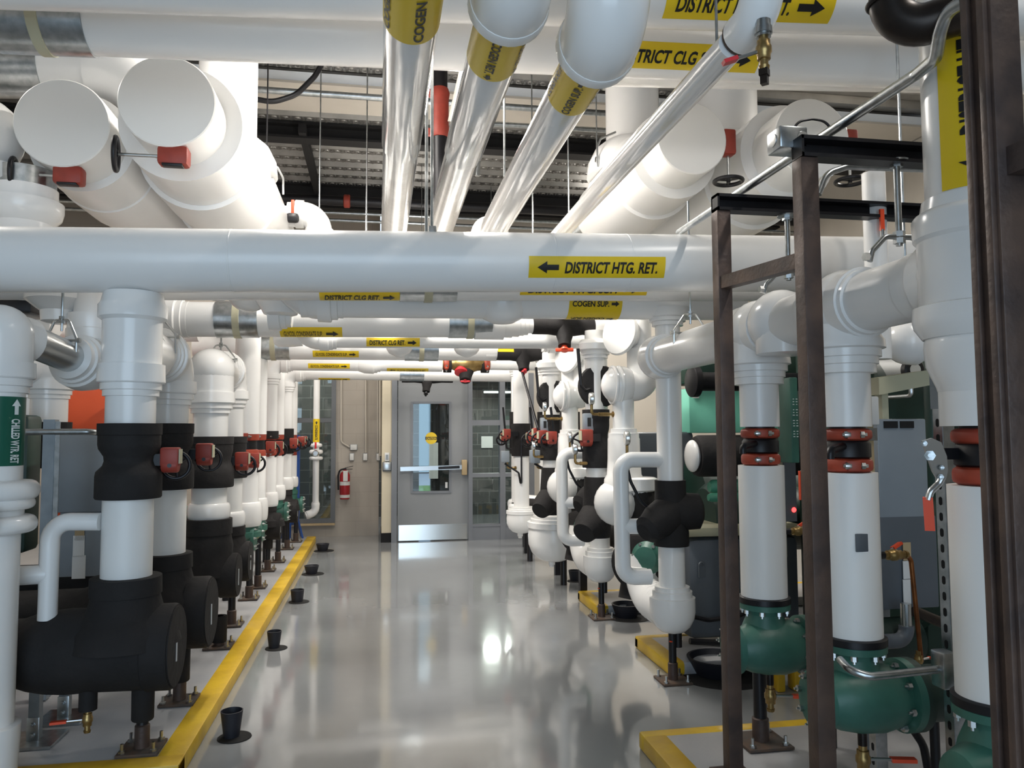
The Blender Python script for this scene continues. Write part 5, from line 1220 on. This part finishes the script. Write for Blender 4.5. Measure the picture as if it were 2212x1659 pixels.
# ---- machines and boxes behind the frames
t = thing('chiller', 'dark green chiller with stacked barrels behind the brown frames', 'machine', (3.4, 4.0, PH))
MB().lathe((2.75, 3.9, .72), EX, [(0, .3), (.03, .42), (.09, .42), (.095, .37), (2.2, .37)], 40).build('lower_barrel', 'dkgreen', t)
MB().lathe((2.7, 4.15, 1.5), EX, [(0, .3), (.03, .38), (.08, .38), (.085, .34), (2.2, .34)], 40).build('upper_barrel', 'dkgreen', t)
MB().box((3.7, 4.5, 1.3), (2.0, .3, 2.2), None, .03).build('rear_panel', 'dkgreen', t)
for x, y, z0, z1 in ((2.5, 3.6, .9, 1.9), (2.75, 3.45, 1.1, 1.9), (3.0, 3.5, .3, 1.8)): MB().tube([(x, y, z0), (x, y, z1), (x+.4, y+.1, z1)], .035, .1).build('refrigerant_pipe', 'dkgreen', t)
for x in (3.0, 4.6): MB().box((x, 4.0, .2), (.25, .6, .4)).build('foot', 'dkgreen', t)
p = onY(1620, 1085, 4.0)
t = thing('chiller', 'dark green machine with teal upper casing behind the farther brown frame', 'machine', (2.9, 5.6, PH))
MB().lathe((2.25, 5.5, .85), EX, [(0, .3), (.03, .4), (.08, .4), (.085, .35), (2.2, .35)], 36).build('barrel', 'dkgreen', t)
p = onY(1490, 838, 5.4); q = onY(1600, 935, 5.4)
MB().box((p.x+.45, 5.62, (p.z+q.z)/2), (.9, .4, p.z-q.z), None, .01).build('teal_casing', 'teal', t)
MB().box((p.x+.7, 5.6, p.z+.22), (1.5, .5, .36), None, .02).build('dark_casing', 'dkgreen', t)
MB().box((p.x+.05, 5.41, p.z-.05), (.05, .006, .05)).build('white_label', 'sticker', t)
MB().box((p.x-.2, 5.6, 1.15), (.5, .3, .5), None, .03).build('control_block', 'boxdark', t)
p = onY(1550, 1310, 4.75)
t = thing('pump_motor', 'dark grey motor casing with lifting lug right of the nearest right pump drop', 'machine', (p.x, 4.7, PH))
MB().box((p.x+.1, 4.75, .43), (.75, .4, .62), None, .05).build('casing', 'boxdark', t)
MB().box((p.x+.1, 4.75, .78), (.8, .45, .06), None, .02).build('top_plate', 'beige', t)
lp = onY(1516, 1235, 4.52); MB().box(lp, (.04, .012, .07)).torus(lp+UP*.04, EY, .016, .007, 16, 6).build('lifting_lug', 'boxdark', t)
MB().tube([onY(x, y, 4.5) for x, y in ((1500, 1333), (1530, 1340), (1600, 1330), (1640, 1300))], .013, .1).build('cable', 'black', t)
MB().tube([onY(x, y, 4.4) for x, y in ((1490, 1385), (1540, 1388), (1580, 1386))], .018, .1).build('lower_cable', 'black', t)
t = thing('pump_volute', 'dark green pump volute with mint pipe stub right of the nearest right drop', 'machine', onY(1530, 1120, 4.9))
MB().lathe(onY(1520, 1120, 4.9), EX, [(0, .2), (.05, .24), (.3, .24), (.35, .2), (.9, .2)], 32).build('casing', 'dkgreen', t)
q = onY(1532, 1052, 4.5); MB().lathe(q, EX, [(0, .03), (.02, .045), (.25, .045)], 20).build('pipe_stub', 'mint', t)
q = onY(1530, 1075, 4.45); MB().lathe(q, EX, [(0, .02), (.02, .028), (.2, .028)], 16).build('small_pipe_stub', 'mint', t)
t = thing('insulated_pipe', 'black insulated pipe with white end disc right of the nearest right drop', 'pipe', onY(1520, 985, 4.5))
q = onY(1502, 985, 4.55); MB().lathe(q, EX, [(0, .12), (.02, .13), (1.2, .13)], 36).build('insulation', 'rubber', t); MB().ball(q-EX*.02, .1, (.35, 1, 1)).build('end_disc', 'cover', t)
q = onY(1490, 824, 4.6)
one(MB().lathe(q, EX, [(0, .085), (.01, .1), (.05, .1), (.06, .06), (.75, .06)], 28).build('pipe_flange', 'black'), 'black ring flange right of the nearest right drop below the header elbow', 'flange')
def cabinet(label, px0, px1, py0, py1, Y, m, dpt=.22, name='control_cabinet', cat='cabinet', to_floor=True, **k):
    a = onY(px0, py0, Y); b_ = onY(px1, py1, Y)
    t = thing(name, label, cat, ((a.x+b_.x)/2, Y+dpt/2, b_.z), k.get('group'))
    MB().box(((a.x+b_.x)/2, Y+dpt/2, (a.z+b_.z)/2), (b_.x-a.x, dpt, a.z-b_.z), None, .006).build('box_body', m, t)
    if to_floor: MB().box(((a.x+b_.x)/2, Y+dpt*.8, (b_.z+PH)/2), (.05, .05, b_.z-PH)).build('pedestal', 'strut', t)
    return t, a, b_
t, a, b_ = cabinet('upper grey control cabinet with slotted top between the middle and nearest right drops', 1894, 2008, 905, 1116, 3.0, 'box', to_floor=False)
for u in (.12, .45): MB().box((a.x+(b_.x-a.x)*(u+.15), 2.997, a.z-.025), ((b_.x-a.x)*.28, .004, .03)).build('vent_slot', 'hole', t)
t, a, b_ = cabinet('lower dark grey cabinet with paper stickers beside the copper tube', 1893, 2030, 1117, 1312, 3.0, 'boxdark', .24)
for py0, py1, m in ((1172, 1210, 'cork'), (1212, 1250, 'sticker'), (1252, 1308, 'sticker')):
    q0 = onY(1950, py0, 2.99); q1 = onY(1968, py1, 2.99); MB().box(((q0+q1)/2), (q1.x-q0.x, .004, q0.z-q1.z)).build('paper_sticker', m, t)
q = onY(1957, 1330, 2.9); MB().cyl(q+UP*.05, q-UP*.05, .022, n=16).build('flexible_connector', 'zinc', t); MB().tube([q-UP*.04, q-UP*.1, q-UP*.1-EX*.12], .03, .05).build('conduit_elbow', 'boxdark', t)
t, a, b_ = cabinet('olive grey switch box with red knob between the two brown posts', 1666, 1702, 945, 1205, 3.9, 'khaki', .16, 'switch_box', 'switch box')
MB().box((b_.x+.02, 3.95, (a.z+b_.z)/2+.08), (.07, .12, .42)).build('side_panel', 'boxdark', t)
q = onY(1705, 960, 3.88); MB().lathe(q, -EY, [(0, .024), (.03, .02), (.04, .012)], 16).build('red_knob', 'redlever', t)
q = onY(1672, 967, 3.895); MB().box(q, (.02, .004, .016)).build('white_label', 'sticker', t)
t, a, b_ = cabinet('dark green panel with pale printed lines between the two brown posts', 1706, 1728, 815, 1000, 3.7, 'green', .14, 'nameplate_panel', 'panel', to_floor=False)
b = MB(); random.seed(3)
for k in range(16):
    for c_ in range(2):
        if k % 4: b.box((a.x+.016+c_*.018, 3.6985, a.z-.1-k*.014), (.012*random.uniform(.5, 1), .001, .004))
b.build('printed_lines', 'whiteink', t)
q = onY(1713, 1101, 3.9)
t = thing('pilot_light', 'glowing red pilot light left of the middle brown post', 'lamp', q)
MB().lathe(q+EY*.03, -EY, [(0, .02), (.02, .02)], 16).build('bezel', 'black', t); MB().ball(q, .017).build('lens', 'redlamp', t)
t, a, b_ = cabinet('small white box mounted beside the middle right drop', 1876, 1901, 856, 918, 2.75, 'sticker', .08, 'terminal_box', 'box', to_floor=False)
q = onY(1889, 960, 2.76); MB().box((q.x, 2.8, q.z-.12), (.03, .03, .5)).build('mounting_post', 'cork', t); MB().box((q.x, 2.8, q.z+.04), (.05, .05, .05)).build('conduit_fitting', 'galv', t)
q = onY(1881, 1000, 2.7); one(MB().box((q.x-.02, 2.74, .78), (.045, .045, 1.4)).build('strut_post', 'strut'), 'plain grey strut post right beside the middle right drop', 'post')
q0 = onY(1862, 856, 3.1); q1 = onY(2045, 830, 2.85)
one(MB().prism([(0, 0), (.4, .07), (.42, .1), (.25, .11), (0, .075)], (1, 0, 0), (0, 0, 1), q0, .12).box((q0.x+.06, q0.y-.05, q0.z-.1), (.03, .05, .26)).build('beige_shelf', 'beige'), 'slanting beige board between the middle and nearest right drops', 'board')
q = onY(1966, 800, 3.2); t = thing('dial_thermometer', 'round black-rimmed dial under the right header near the nearest drop', 'gauge', q)
MB().lathe(q, -EY, [(0, .05), (.03, .052), (.036, .044)], 28).build('dial_case', 'black', t); MB().lathe(q-EY*.034, -EY, [(0, .028), (.003, .028)], 24).build('dial', 'gdial', t); MB().tube([q-UP*.05, q-UP*.12, q-UP*.12+EY*.7], .01, .02, 8).build('stem', 'zinc', t)
q = onY(1967, 1200, 2.75); t = thing('copper_line', 'thin copper tube dropping beside the dark grey cabinet', 'pipe', q)
z_ = zat(1202, q.x, 2.75); MB().tube([onY(1935, 1203, 2.72), (q.x, 2.75, z_), (q.x+.03, 2.75, zat(1430, q.x, 2.75))], .009, .03, 10).build('tube', 'copper', t)
q = onY(1985, 1440, 2.75); ball_valve(t, q+UP*.06, (0, 0, -1), (1, .3, 0), .05, .7)
one(MB().tube([onY(1975, 1320, 2.9), onY(2050, 1352, 2.9), onY(2100, 1372, 2.9)], .022, .1).build('bare_pipe', 'blackpipe'), 'bare brown pipe passing behind the perforated strut', 'pipe')
for i, (x0, x1) in enumerate(((1682, 1700), (1718, 1748))):
    a = onY(x0, 1450, 3.9); b_ = onY(x1, 1485, 3.9)
    one(MB().box(((a.x+b_.x)/2, 3.95, PH*.0+.12), (b_.x-a.x, .08, .24), None, .01).build('yellow_bollard', 'edge'), ['narrow yellow kick guard behind the farthest green fitting', 'wider yellow kick guard behind the farthest green fitting'][i], 'guard', 'yellow kick guards')

q = onY(1962, 738, 2.95)
t = thing('ball_fitting', 'round white fitting cover hanging under the right header just left of the nearest drop', 'pipe', q)
mb = MB(); mb.ball(q, .1); mb.cyl(q, q+EX*.16, .085); mb.lathe(q, EX, [(0, .1), (.03, .102), (.032, .09)], 28); mb.build('fitting_cover', 'cover', t)
MB().cyl(q+EX*.12, q+EX*.5, .075).build('pipe_jacket', 'white', t); MB().cyl(q+UP*.08, (q.x, q.y, 3.2), .006, n=6).build('threaded_rod', 'galv', t)
# ---------------------------------------------------------------- right row of pump drops
UG = 'pump drops along the right of the aisle'
UX = 1.65
def unit(y0, names, k=0):
    """vertical drop with black strainer, bottom elbows, bypass line, return riser with ball elbow, valve with operator"""
    z = lambda py: zat(py, UX, 4.2)
    # drop
    t = thing('pump_drop', names['drop'], 'pipe riser', (UX, y0, 0), UG)
    r = .072
    pipe(t, 'pipe_jacket', [(UX, y0, z(1040)), (UX, y0, z(690))], r); pipe(t, 'lower_jacket', [(UX, y0, z(1290)), (UX, y0, z(1172))], r*1.04)
    MB().lathe((UX, y0, z(690)+.06), -UP, [(0, .14), (.05, .12), (.055, .105), (.075, .105), (.078, .09), (.1, .09), (.102, r)], 32).build('mouth_cover', 'cover', t)
    zs0, zs1 = z(1178), z(1037); h = zs1-zs0
    mb = MB().lathe((UX, y0, zs0), UP, [(0, .098), (h*.06, .1), (h*.2, .1), (h*.35, .092), (h*.6, .09), (h*.8, .088), (h, .088)], 32)
    c = V(UX, y0, zs0+h*.52); leg = Vector((-.72, -.35, -.38)).normalized(); mb.lathe(c, leg, [(0, .105), (.12, .1), (.18, .082), (.21, .08), (.24, .05)], 28)
    mb.lathe(c, (1, -.2, 0), [(0, .1), (.09, .105), (.16, .1), (.18, .06)], 28)
    mb.build('insulated_strainer', 'rubber', t)
    ze = z(1320)
    mb = MB(); mb.lathe((UX, y0, ze-.12), UP, [(0, .03), (.012, .07), (.04, .1), (.08, .12), (.12, .128), (.2, .128), (.202, .112), (.235, .112), (.237, .098), (.26, .098), (.262, .08)], 36)
    p = V(UX, y0, ze); q = V(UX-.03, y0+.42, ze)
    mb.tube([p, q, q+UP*.2], .108, .2, 28, 10); mb.lathe(q+UP*.14, UP, [(0, .12), (.05, .125), (.052, .11), (.12, .1)], 32)
    for s_ in (.16, .21, .26): mb.torus(p+EY*s_, EY, .104, .014, 28, 8)
    mb.build('elbow_cover', 'cover', t)
    MB().cyl((UX+.03, y0, ze-.1), (UX+.03, y0, ze-.2), .022).build('drain_nipple', 'black', t); ball_valve(t, (UX+.03, y0, ze-.14), (0, 0, -1), (-1, -.4, .1), .06, .55)
    # bypass
    b = thing('bypass_line', names['bypass'], 'pipe', (UX-.25, y0, z(1110)), 'white bypass loops')
    w_ = lambda px, py: onY(px, py, 4.2)+V(0, y0-4.2, 0)
    MB().tube([w_(1445, 993), w_(1340, 993), w_(1346, 1247), w_(1405, 1246)], .044, .07, 24).tube([w_(1343, 1137), w_(1392, 1137)], .044).build('pipe_jacket', 'white', b)
    # return riser behind with ball elbow
    ry = y0+.62; RX = UX-.07; zr_ = lambda py: zat(py, RX, 4.82)
    t2 = thing('return_riser', names['ret'], 'pipe riser', (RX, ry, 0), 'return risers along the right of the aisle')
    rr_ = .07
    pipe(t2, 'pipe_jacket', [(RX, ry, zr_(1000)), (RX, ry, zr_(835))], rr_); 
    mb = MB(); e = V(RX, ry, zr_(832)); mb.ball(e-EX*.02, .125); mb.tube([e-UP*.02, e, e+EX*.14, e+EX*.14+UP*.24], .105, .12, 24)
    for s_ in (-.09, -.05): mb.torus(e+EX*(s_+.02), EX, .118, .012, 28, 8)
    steps(mb, e+EX*.14+UP*.16, UP, .066, .9); mb.build('elbow_cover', 'cover', t2)
    pipe(t2, 'upper_jacket', [e+EX*.14+UP*.2, e+EX*.14+UP*.62], .058)
    mb = MB(); mb.lathe(e+EX*.0+UP*.34-EY*.0, (-.75, -.45, .1), [(-.15, .05), (0, .135), (.02, .15), (.035, .14), (.05, .06)], 32); mb.build('flared_disc', 'cover', t2)
    mb = MB(); mb.lathe((RX, ry, zr_(925)), -UP, [(0, .07), (.004, .085), (.03, .087), (.033, .1), (.06, .1), (.07, .104), (.2, .106), (.3, .112), (.33, .13), (.4, .135), (.42, .11)], 36); mb.ball((RX-.05, ry, zr_(1085)), .15); mb.lathe((RX+.08, ry-.05, zr_(1030)), -UP, [(0, .1), (.01, .12), (.08, .12), (.09, .1), (.14, .095)], 28)
    mb.build('vessel_cover', 'cover', t2)
    MB().tube([(RX+.08, ry-.05, zr_(1052)), (RX+.1, ry-.05, zr_(1180)), (RX+.02, ry-.1, zr_(1290))], .1, .2, 24).build('black_body', 'rubber', t2)
    MB().lathe((RX+.02, ry-.2, zr_(1205)), (-.6, -.7, 0), [(-.06, .16), (0, .175), (.03, .17), (.04, .14), (.041, .06)], 32).build('pump_back_disc', 'rubber', t2)
    m_ = MB().lathe((RX+.06, ry-.27, zr_(1190)), (-.6, -.7, 0), [(-.04, .1), (.03, .1), (.06, .07), (.065, .03)], 28).build('pump_casing', 'green', t2)
    for kk in range(6):
        x_, y_, _a = MB.basis((-.6, -.7, 0)); MB().bolt(V(RX+.06, ry-.27, zr_(1190))+(x_*cos(kk)+y_*sin(kk))*.085+_a*.03, (-.6, -.7, 0), .012, .018).build('casing_bolt', 'zinc', m_)
    gauge(t2, (RX-.06, ry, zr_(895)), (-1, -.25, 0), (-.75, -.66, 0), .04, .06, .17)
    # valve riser with actuator
    vy = y0+.95; VX = UX-.16; zv = lambda py: zat(py, VX, 5.15)
    t3 = thing('valve_riser', names['valve'], 'pipe riser', (VX, vy, 0), 'valved risers along the right of the aisle')
    pipe(t3, 'pipe_jacket', [(VX, vy, zv(1130)), (VX, vy, zv(715))], .072)
    waist_valve(t3, VX, vy, zv(1010), zv(885), .095, .078)
    MB().lathe((VX+.02, vy, zv(835)), (-.1, -1, 0), [(-.1, .1), (0, .14), (.03, .15), (.06, .14), (.07, .1)], 32).build('black_disc', 'rubber', t3)
    g_ = V(VX-.11, vy-.05, zv(912))
    a_ = MB().box(g_+EX*.04, (.07, .06, .12), None, .008).build('actuator', 'box', t3); MB().box(g_+EX*.04-EY*.031, (.025, .002, .06)).build('position_window', 'ink', a_)
    gear(t3, (VX-.03, vy-.08, zv(945)), (-1, -.1, 0), (-.1, 1, 0), 1.05, .02)
    MB().tube([(VX-.05, vy-.05, zv(840)), (VX-.1, vy-.09, zv(845)), (VX-.13, vy-.1, zv(835)), (VX-.15, vy-.1, zv(757))], .012, .02, 10).build('lever_handle', 'black', t3)
    mb = MB(); mb.lathe((VX, vy, zv(775)), UP, [(0, .073), (.002, .088), (.025, .088), (.027, .1), (.05, .1), (.06, .125), (.1, .13), (.13, .1), (.135, .073)], 32); mb.build('mouth_cover', 'cover', t3)
    MB().lathe((VX, vy, zv(1160)), UP, [(0, .09), (zv(1100)-zv(1160), .1), (zv(1030)-zv(1160), .085)], 28).lathe((VX, vy, zv(1110)), (-.6, -.6, -.5), [(0, .11), (.14, .1), (.22, .075)], 24).build('insulated_strainer', 'rubber', t3)
    gauge(t3, (VX-.05, vy-.04, zv(1000)), (-1, -.2, 0), (-.6, -.8, 0), .038, .06, .12)
    # pressure gauge at the drop side
    gauge(t, (UX-.05, y0+.3, z(990)), (-1, .2, 0), (-.3, -.95, 0), .045, .07, .1)
    MB().tube([w_(1352, 995), w_(1362, 1040), w_(1385, 1085), w_(1420, 1110)], .009, .1, 10).build('flexible_cable', 'black', b)
    return t, b, t2, t3
A1 = unit(4.2, dict(drop='nearest white pump drop right of the aisle, black strainer sleeve above its stepped bottom elbow', bypass='white bypass loop left of the nearest right pump drop', ret='white return riser with ball elbow behind the nearest right pump drop', valve='white riser with black valve sleeve and grey actuator, left of the nearest return riser'))
lab2 = ['second white pump drop right of the aisle, with black strainer sleeve above its elbow', 'white bypass loop of the second right pump drop, lower in the picture middle', 'white return riser with ball elbow behind the second right pump drop', 'white riser with black valve sleeve just left of the second return riser']
for o, l in zip(A1, lab2): dup(o, (0.02, 1.5, 0), l)
stand(1.645, 4.198, .27, 'slim black stand under the nearest right pump drop, beside the middle pad', .022, 0., plate='rustplate', pl=.17, group='pipe stands on the right')
stand(1.675, 5.70, .27, 'slim black stand under the second right pump drop, beside the farthest pad', .022, 0., plate='rustplate', pl=.17, group='pipe stands on the right')
# ---- bulb-bottomed units farther back
def bulb(y0, x0, px, pb, ptop, r, R, names):
    z = lambda py: zat(py, x0, y0)
    t = thing('bulb_pump', names[0], 'pipe riser', (x0, y0, 0), 'bulb-bottomed pump jackets')
    zb = z(pb); pipe(t, 'pipe_jacket', [(x0, y0, zb+R*1.2), (x0, y0, z(985))], r); pipe(t, 'upper_jacket', [(x0, y0, z(915)), (x0, y0, z(ptop))], r)
    mb = MB(); mb.lathe((x0, y0, zb), UP, [(0, .03), (.005, R*.35), (R*.12, R*.62), (R*.35, R*.86), (R*.65, R*.98), (R, R*1.0), (R*1.25, R*.96), (R*1.3, R*1.02), (R*1.5, R*1.02), (R*1.52, R*.9), (R*1.62, R*.9), (R*1.64, R*.8), (R*1.74, R*.8), (R*1.75, r)], 36)
    mb.lathe((x0+R*.5, y0+.1, zb+R*.62), (1, .2, 0), [(0, R*.55), (R*.5, R*.6), (R*.52, R*.75), (R*.7, R*.75), (R*.72, R*.55), (R*1.4, R*.5)], 28)
    mb.build('bulb_cover', 'cover', t); MB().lathe((x0-R*.1, y0, zb+.02), -UP, [(0, .03), (.05, .03), (.055, .022), (.07, .022)], 14).build('drain_nub', 'cover', t)
    MB().lathe((x0, y0, z(985)), UP, [(0, r*1.2), (.01, r*1.26), (z(915)-z(985), r*1.24)], 30).build('valve_insulation', 'rubber', t)
    mb = MB(); zt = z(ptop); steps(mb, (x0, y0, zt), -UP, r, .8); mb.lathe((x0, y0, zt), UP, [(0, r*1.35), (.05, r*1.3), (.13, r*.9), (.2, r*.85), (.6, r*.85)], 32); mb.build('mouth_cover', 'cover', t)
    g_ = gear(t, (x0-r, y0-.1, z(937)), (-1, -.1, 0), (-.1, 1, 0), 1.0, .05)
    gauge(t, (x0-r*.8, y0-.05, z(1010)), (-1, -.2, 0), (-.5, -.85, 0), .036, .06, .1)
    b = MB().box((x0-.2, y0-.12, z(985)), (.09, .07, .12), None, .008).build('actuator', 'box', t)
    MB().tube([(x0-.2, y0-.1, z(1000)), (x0-.05, y0-.12, z(1020)), (x0-.02, y0-.12, z(1060)), (x0-.02, y0-.12, z(950))], .01, .03, 8).build('linkage', 'black', t)
    MB().cyl((x0+.1, y0+.05, zb+.1), (x0+.1, y0+.05, 0), .03).build('support_leg', 'black', t)
    return t
tC = bulb(6.95, 1.6, 1200, 1212, 745, .085, .24, ['large bulb-bottomed white pump jacket, third unit right of the aisle'])
tD = bulb(8.3, 1.55, 1120, 1152, 765, .085, .165, ['smaller bulb-bottomed white pump jacket, fourth unit right of the aisle nearest the door'])
lists = [(6.4, 1.62, .07, 745, 1100, 'slim white riser just before the large bulb-bottomed jacket'), (7.5, 1.66, .075, 765, 1110, 'slim white riser between the two bulb-bottomed jackets'), (8.9, 1.62, .07, 775, 1100, 'slim white riser beyond the smaller bulb-bottomed jacket'), (9.4, 1.7, .07, 785, 1090, 'last slim white riser on the right before the door wall')]
for i, (y, x, r, pt, pb, lab) in enumerate(lists):
    z = lambda py: zat(py, x, y)
    t = thing('return_riser', lab, 'pipe riser', (x, y, 0), 'return risers along the right of the aisle')
    pipe(t, 'pipe_jacket', [(x, y, z(pb)), (x, y, z(pt))], r); mb = MB(); elbow(mb, (x, y, z(pt)+.02), (-1, 0, 0), -UP, r, L=.14, s=.8); bulge(mb, (x, y, z(pb)-.05), UP, r, r*1.7, .12); mb.build('elbow_cover', 'cover', t)
    MB().lathe((x, y, z(980)), UP, [(0, r*1.2), (.01, r*1.26), (z(890)-z(980), r*1.24)], 30).build('valve_insulation', 'rubber', t)
    gear(t, (x-r, y-.05, z(945)), (-1, -.1, 0), (-.1, 1, 0), 1.0, .06)
    MB().tube([(x-.08, y-.05, z(970)), (x-.14, y-.06, z(968)), (x-.18, y-.06, z(880))], .011, .02, 10).build('lever_handle', 'black', t)
    MB().tube([(x, y, z(pb)), (x, y, .55), (x+.5, y, .5)], r*1.4, .2).build('suction_body', 'cover' if i % 2 else 'rubber', t)
    if i in (0, 1): MB().box((x+.1, y, .28), (.06, .06, .56)).build('support_leg', 'black', t)
    else: MB().box((x+.1, y, .25), (.06, .06, .5)).build('support_leg', 'black', t)
# long linkage rod across the picture middle
a = onY(1127, 800, 7.0); b_ = onY(1162, 925, 6.6)
one(MB().tube([a, b_, onY(1170, 945, 6.6)], .012, .05, 10).build('chain_rod', 'black'), 'long thin black rod slanting down beside the bulb-bottomed jackets', 'rod')
# ---- far wall fittings
t = thing('fire_extinguisher', 'red fire extinguisher hung on the far block wall left of the door', 'fire extinguisher', (-.436, 10.74, .5))
p = onY(745, 1045, 10.76)
za, zb = zat(1078, p.x, 10.76), zat(1018, p.x, 10.76); y = 10.755
MB().lathe((p.x, y, za), UP, [(0, .06), (.012, .068), (zb-za-.05, .068), (zb-za-.02, .055), (zb-za, .025), (zb-za+.02, .022)], 28).build('cylinder', 'extred', t)
MB().lathe((p.x, y, za+.02), UP, [(0, .0688), (.04, .0688)], 28, False).build('white_band', 'sticker', t)
MB().lathe((p.x, y, za+(zb-za)*.5), UP, [(0, .0688), (.05, .0688)], 28, False).build('paper_label', 'sticker', t)
MB().box((p.x+.01, y-.074, zb-.06), (.06, .004, .14)).build('inspection_tag', 'sticker', t)
hv = MB().box((p.x, y, zb+.03), (.035, .03, .03), None, .005); hv.bar((p.x, y, zb+.045), (p.x+.11, y-.01, zb+.07), .02, .008); hv.bar((p.x, y, zb+.03), (p.x+.1, y-.01, zb+.03), .02, .008); hv.build('valve_handle', 'black', t)
MB().tube([(p.x-.015, y, zb+.03), (p.x-.07, y, zb+.02), (p.x-.09, y, zb-.06), (p.x-.085, y, zb-.25)], .012, .05, 10).build('hose', 'black', t)
def wallbox(label, px, py, w_, h_, Y=10.85, d=.05, m='box', name='switch_plate', cat='switch'):
    p = onY(px, py, Y-d/2); t = thing(name, label, cat, p, 'small wall boxes left of the door')
    MB().box((p.x, Y-d/2, p.z), (w_, d, h_), None, .006).build('box_body', m, t)
    MB().box((p.x, Y-d-.001, p.z), (w_*.86, .004, h_*.9), None, .001).build('cover_plate', 'sticker', t); MB().box((p.x, Y-d-.006, p.z), (w_*.25, .008, h_*.3)).build('toggle', 'sticker', t); return p
def drop(label, pts, Y=10.83, r=.012):
    return one(MB().tube([onY(x, y, Y) for x, y in pts], r, .06, 10).build('wall_conduit', 'wallplain'), label, 'conduit', 'painted conduits on the far wall')
wallbox('larger pale junction box on the far wall above the leftmost switch', 764, 966, .1, .08, name='junction_box', cat='box')
wallbox('small grey switch under the pale junction box', 760, 987, .06, .1); wallbox('small grey switch, middle of three left of the door', 789, 987, .06, .1); wallbox('small grey switch close beside the cream column', 817, 987, .05, .1)
drop('painted conduit bending to the pale junction box', [(737, 800), (737, 955), (755, 966)]); drop('painted conduit above the middle switch', [(790, 790), (790, 978)]); drop('painted conduit above the switch nearest the cream column', [(816, 790), (816, 978)])
drop('thicker grey conduit beside the cream column', [(821, 790), (821, 985)], 10.8, .02)
p = onY(836, 987, YD-.02); t = thing('switch_plate', 'white switch plate on the cream column', 'switch', p); MB().box((p.x, YD-.03, p.z), (.06, .03, .11), None, .005).build('cover_plate', 'sticker', t); MB().box((p.x, YD-.048, p.z), (.03, .01, .06)).build('rocker', 'box', t)
p = onY(836, 1008, YD-.02); t = thing('door_opener_button', 'square push plate for the door on the cream column', 'button', p); MB().box((p.x, YD-.03, p.z), (.115, .04, .12), None, .006).build('box_body', 'boxdark', t); MB().box((p.x, YD-.054, p.z+.005), (.1, .01, .1), None, .004).build('push_plate', 'zinc', t)
t = thing('wall_drop', 'white vertical pipe with yellow marker and valve in front of the tall window', 'pipe riser', (-.79, 10.4, .4))
y = 10.4; x = onY(683, 960, y).x; z = lambda py: zat(py, x, y)
pipe(t, 'pipe_jacket', [(x, y, z(1085)), (x, y, 2.6)], .041)
marker(t, (x, y, (z(905)+z(955))/2), -UP, (.1, -1, 0), .041, z(905)-z(955), .1, 'CONDENSATE', 'L', th=.3, full=True, alen=.04, pad=.1)
mb = MB(); bulge(mb, (x, y, z(966)), UP, .041, .078, .05); bulge(mb, (x, y, z(981)), UP, .041, .088, .06); bulge(mb, (x, y, z(994)), UP, .041, .088, .05); mb.build('valve_cover', 'cover', t)
MB().box((x, y-.09, z(962)), (.025, .02, .085), None, .005).build('lever_grip', 'redlever', t); MB().lathe((x, y-.075, z(979)), -EY, [(0, .045), (.02, .03)], 16).build('valve_bonnet', 'zinc', t)
mb = MB(); elbow(mb, (x, y, z(1106)), (-1, -.25, -.35), UP, .04, L=.09, s=.5, k=2, fat=1.3); mb.build('elbow_cover', 'cover', t)
t = thing('expansion_tank', 'blue tank on legs at the far end of the left row', 'tank', (-1.05, 10.25, 0))
p = onY(641, 1080, 10.3); x = p.x-.06; y = 10.15
z = lambda py: zat(py, x, y)
MB().cyl((x, y, z(1100)), (x, y, z(940)), .11, n=28).build('shell', 'blue', t)
MB().lathe((x, y, z(1135)), UP, [(0, .04), (.03, .1), (z(1100)-z(1135), .12)], 24).build('bottom_head', 'blue', t)
for a_ in (.5, 2.6, 4.7): MB().bar((x+cos(a_)*.09, y+sin(a_)*.09, z(1120)), (x+cos(a_)*.16, y+sin(a_)*.16, PH), .05, .02, (cos(a_), sin(a_), 0)).build('leg', 'blue', t)
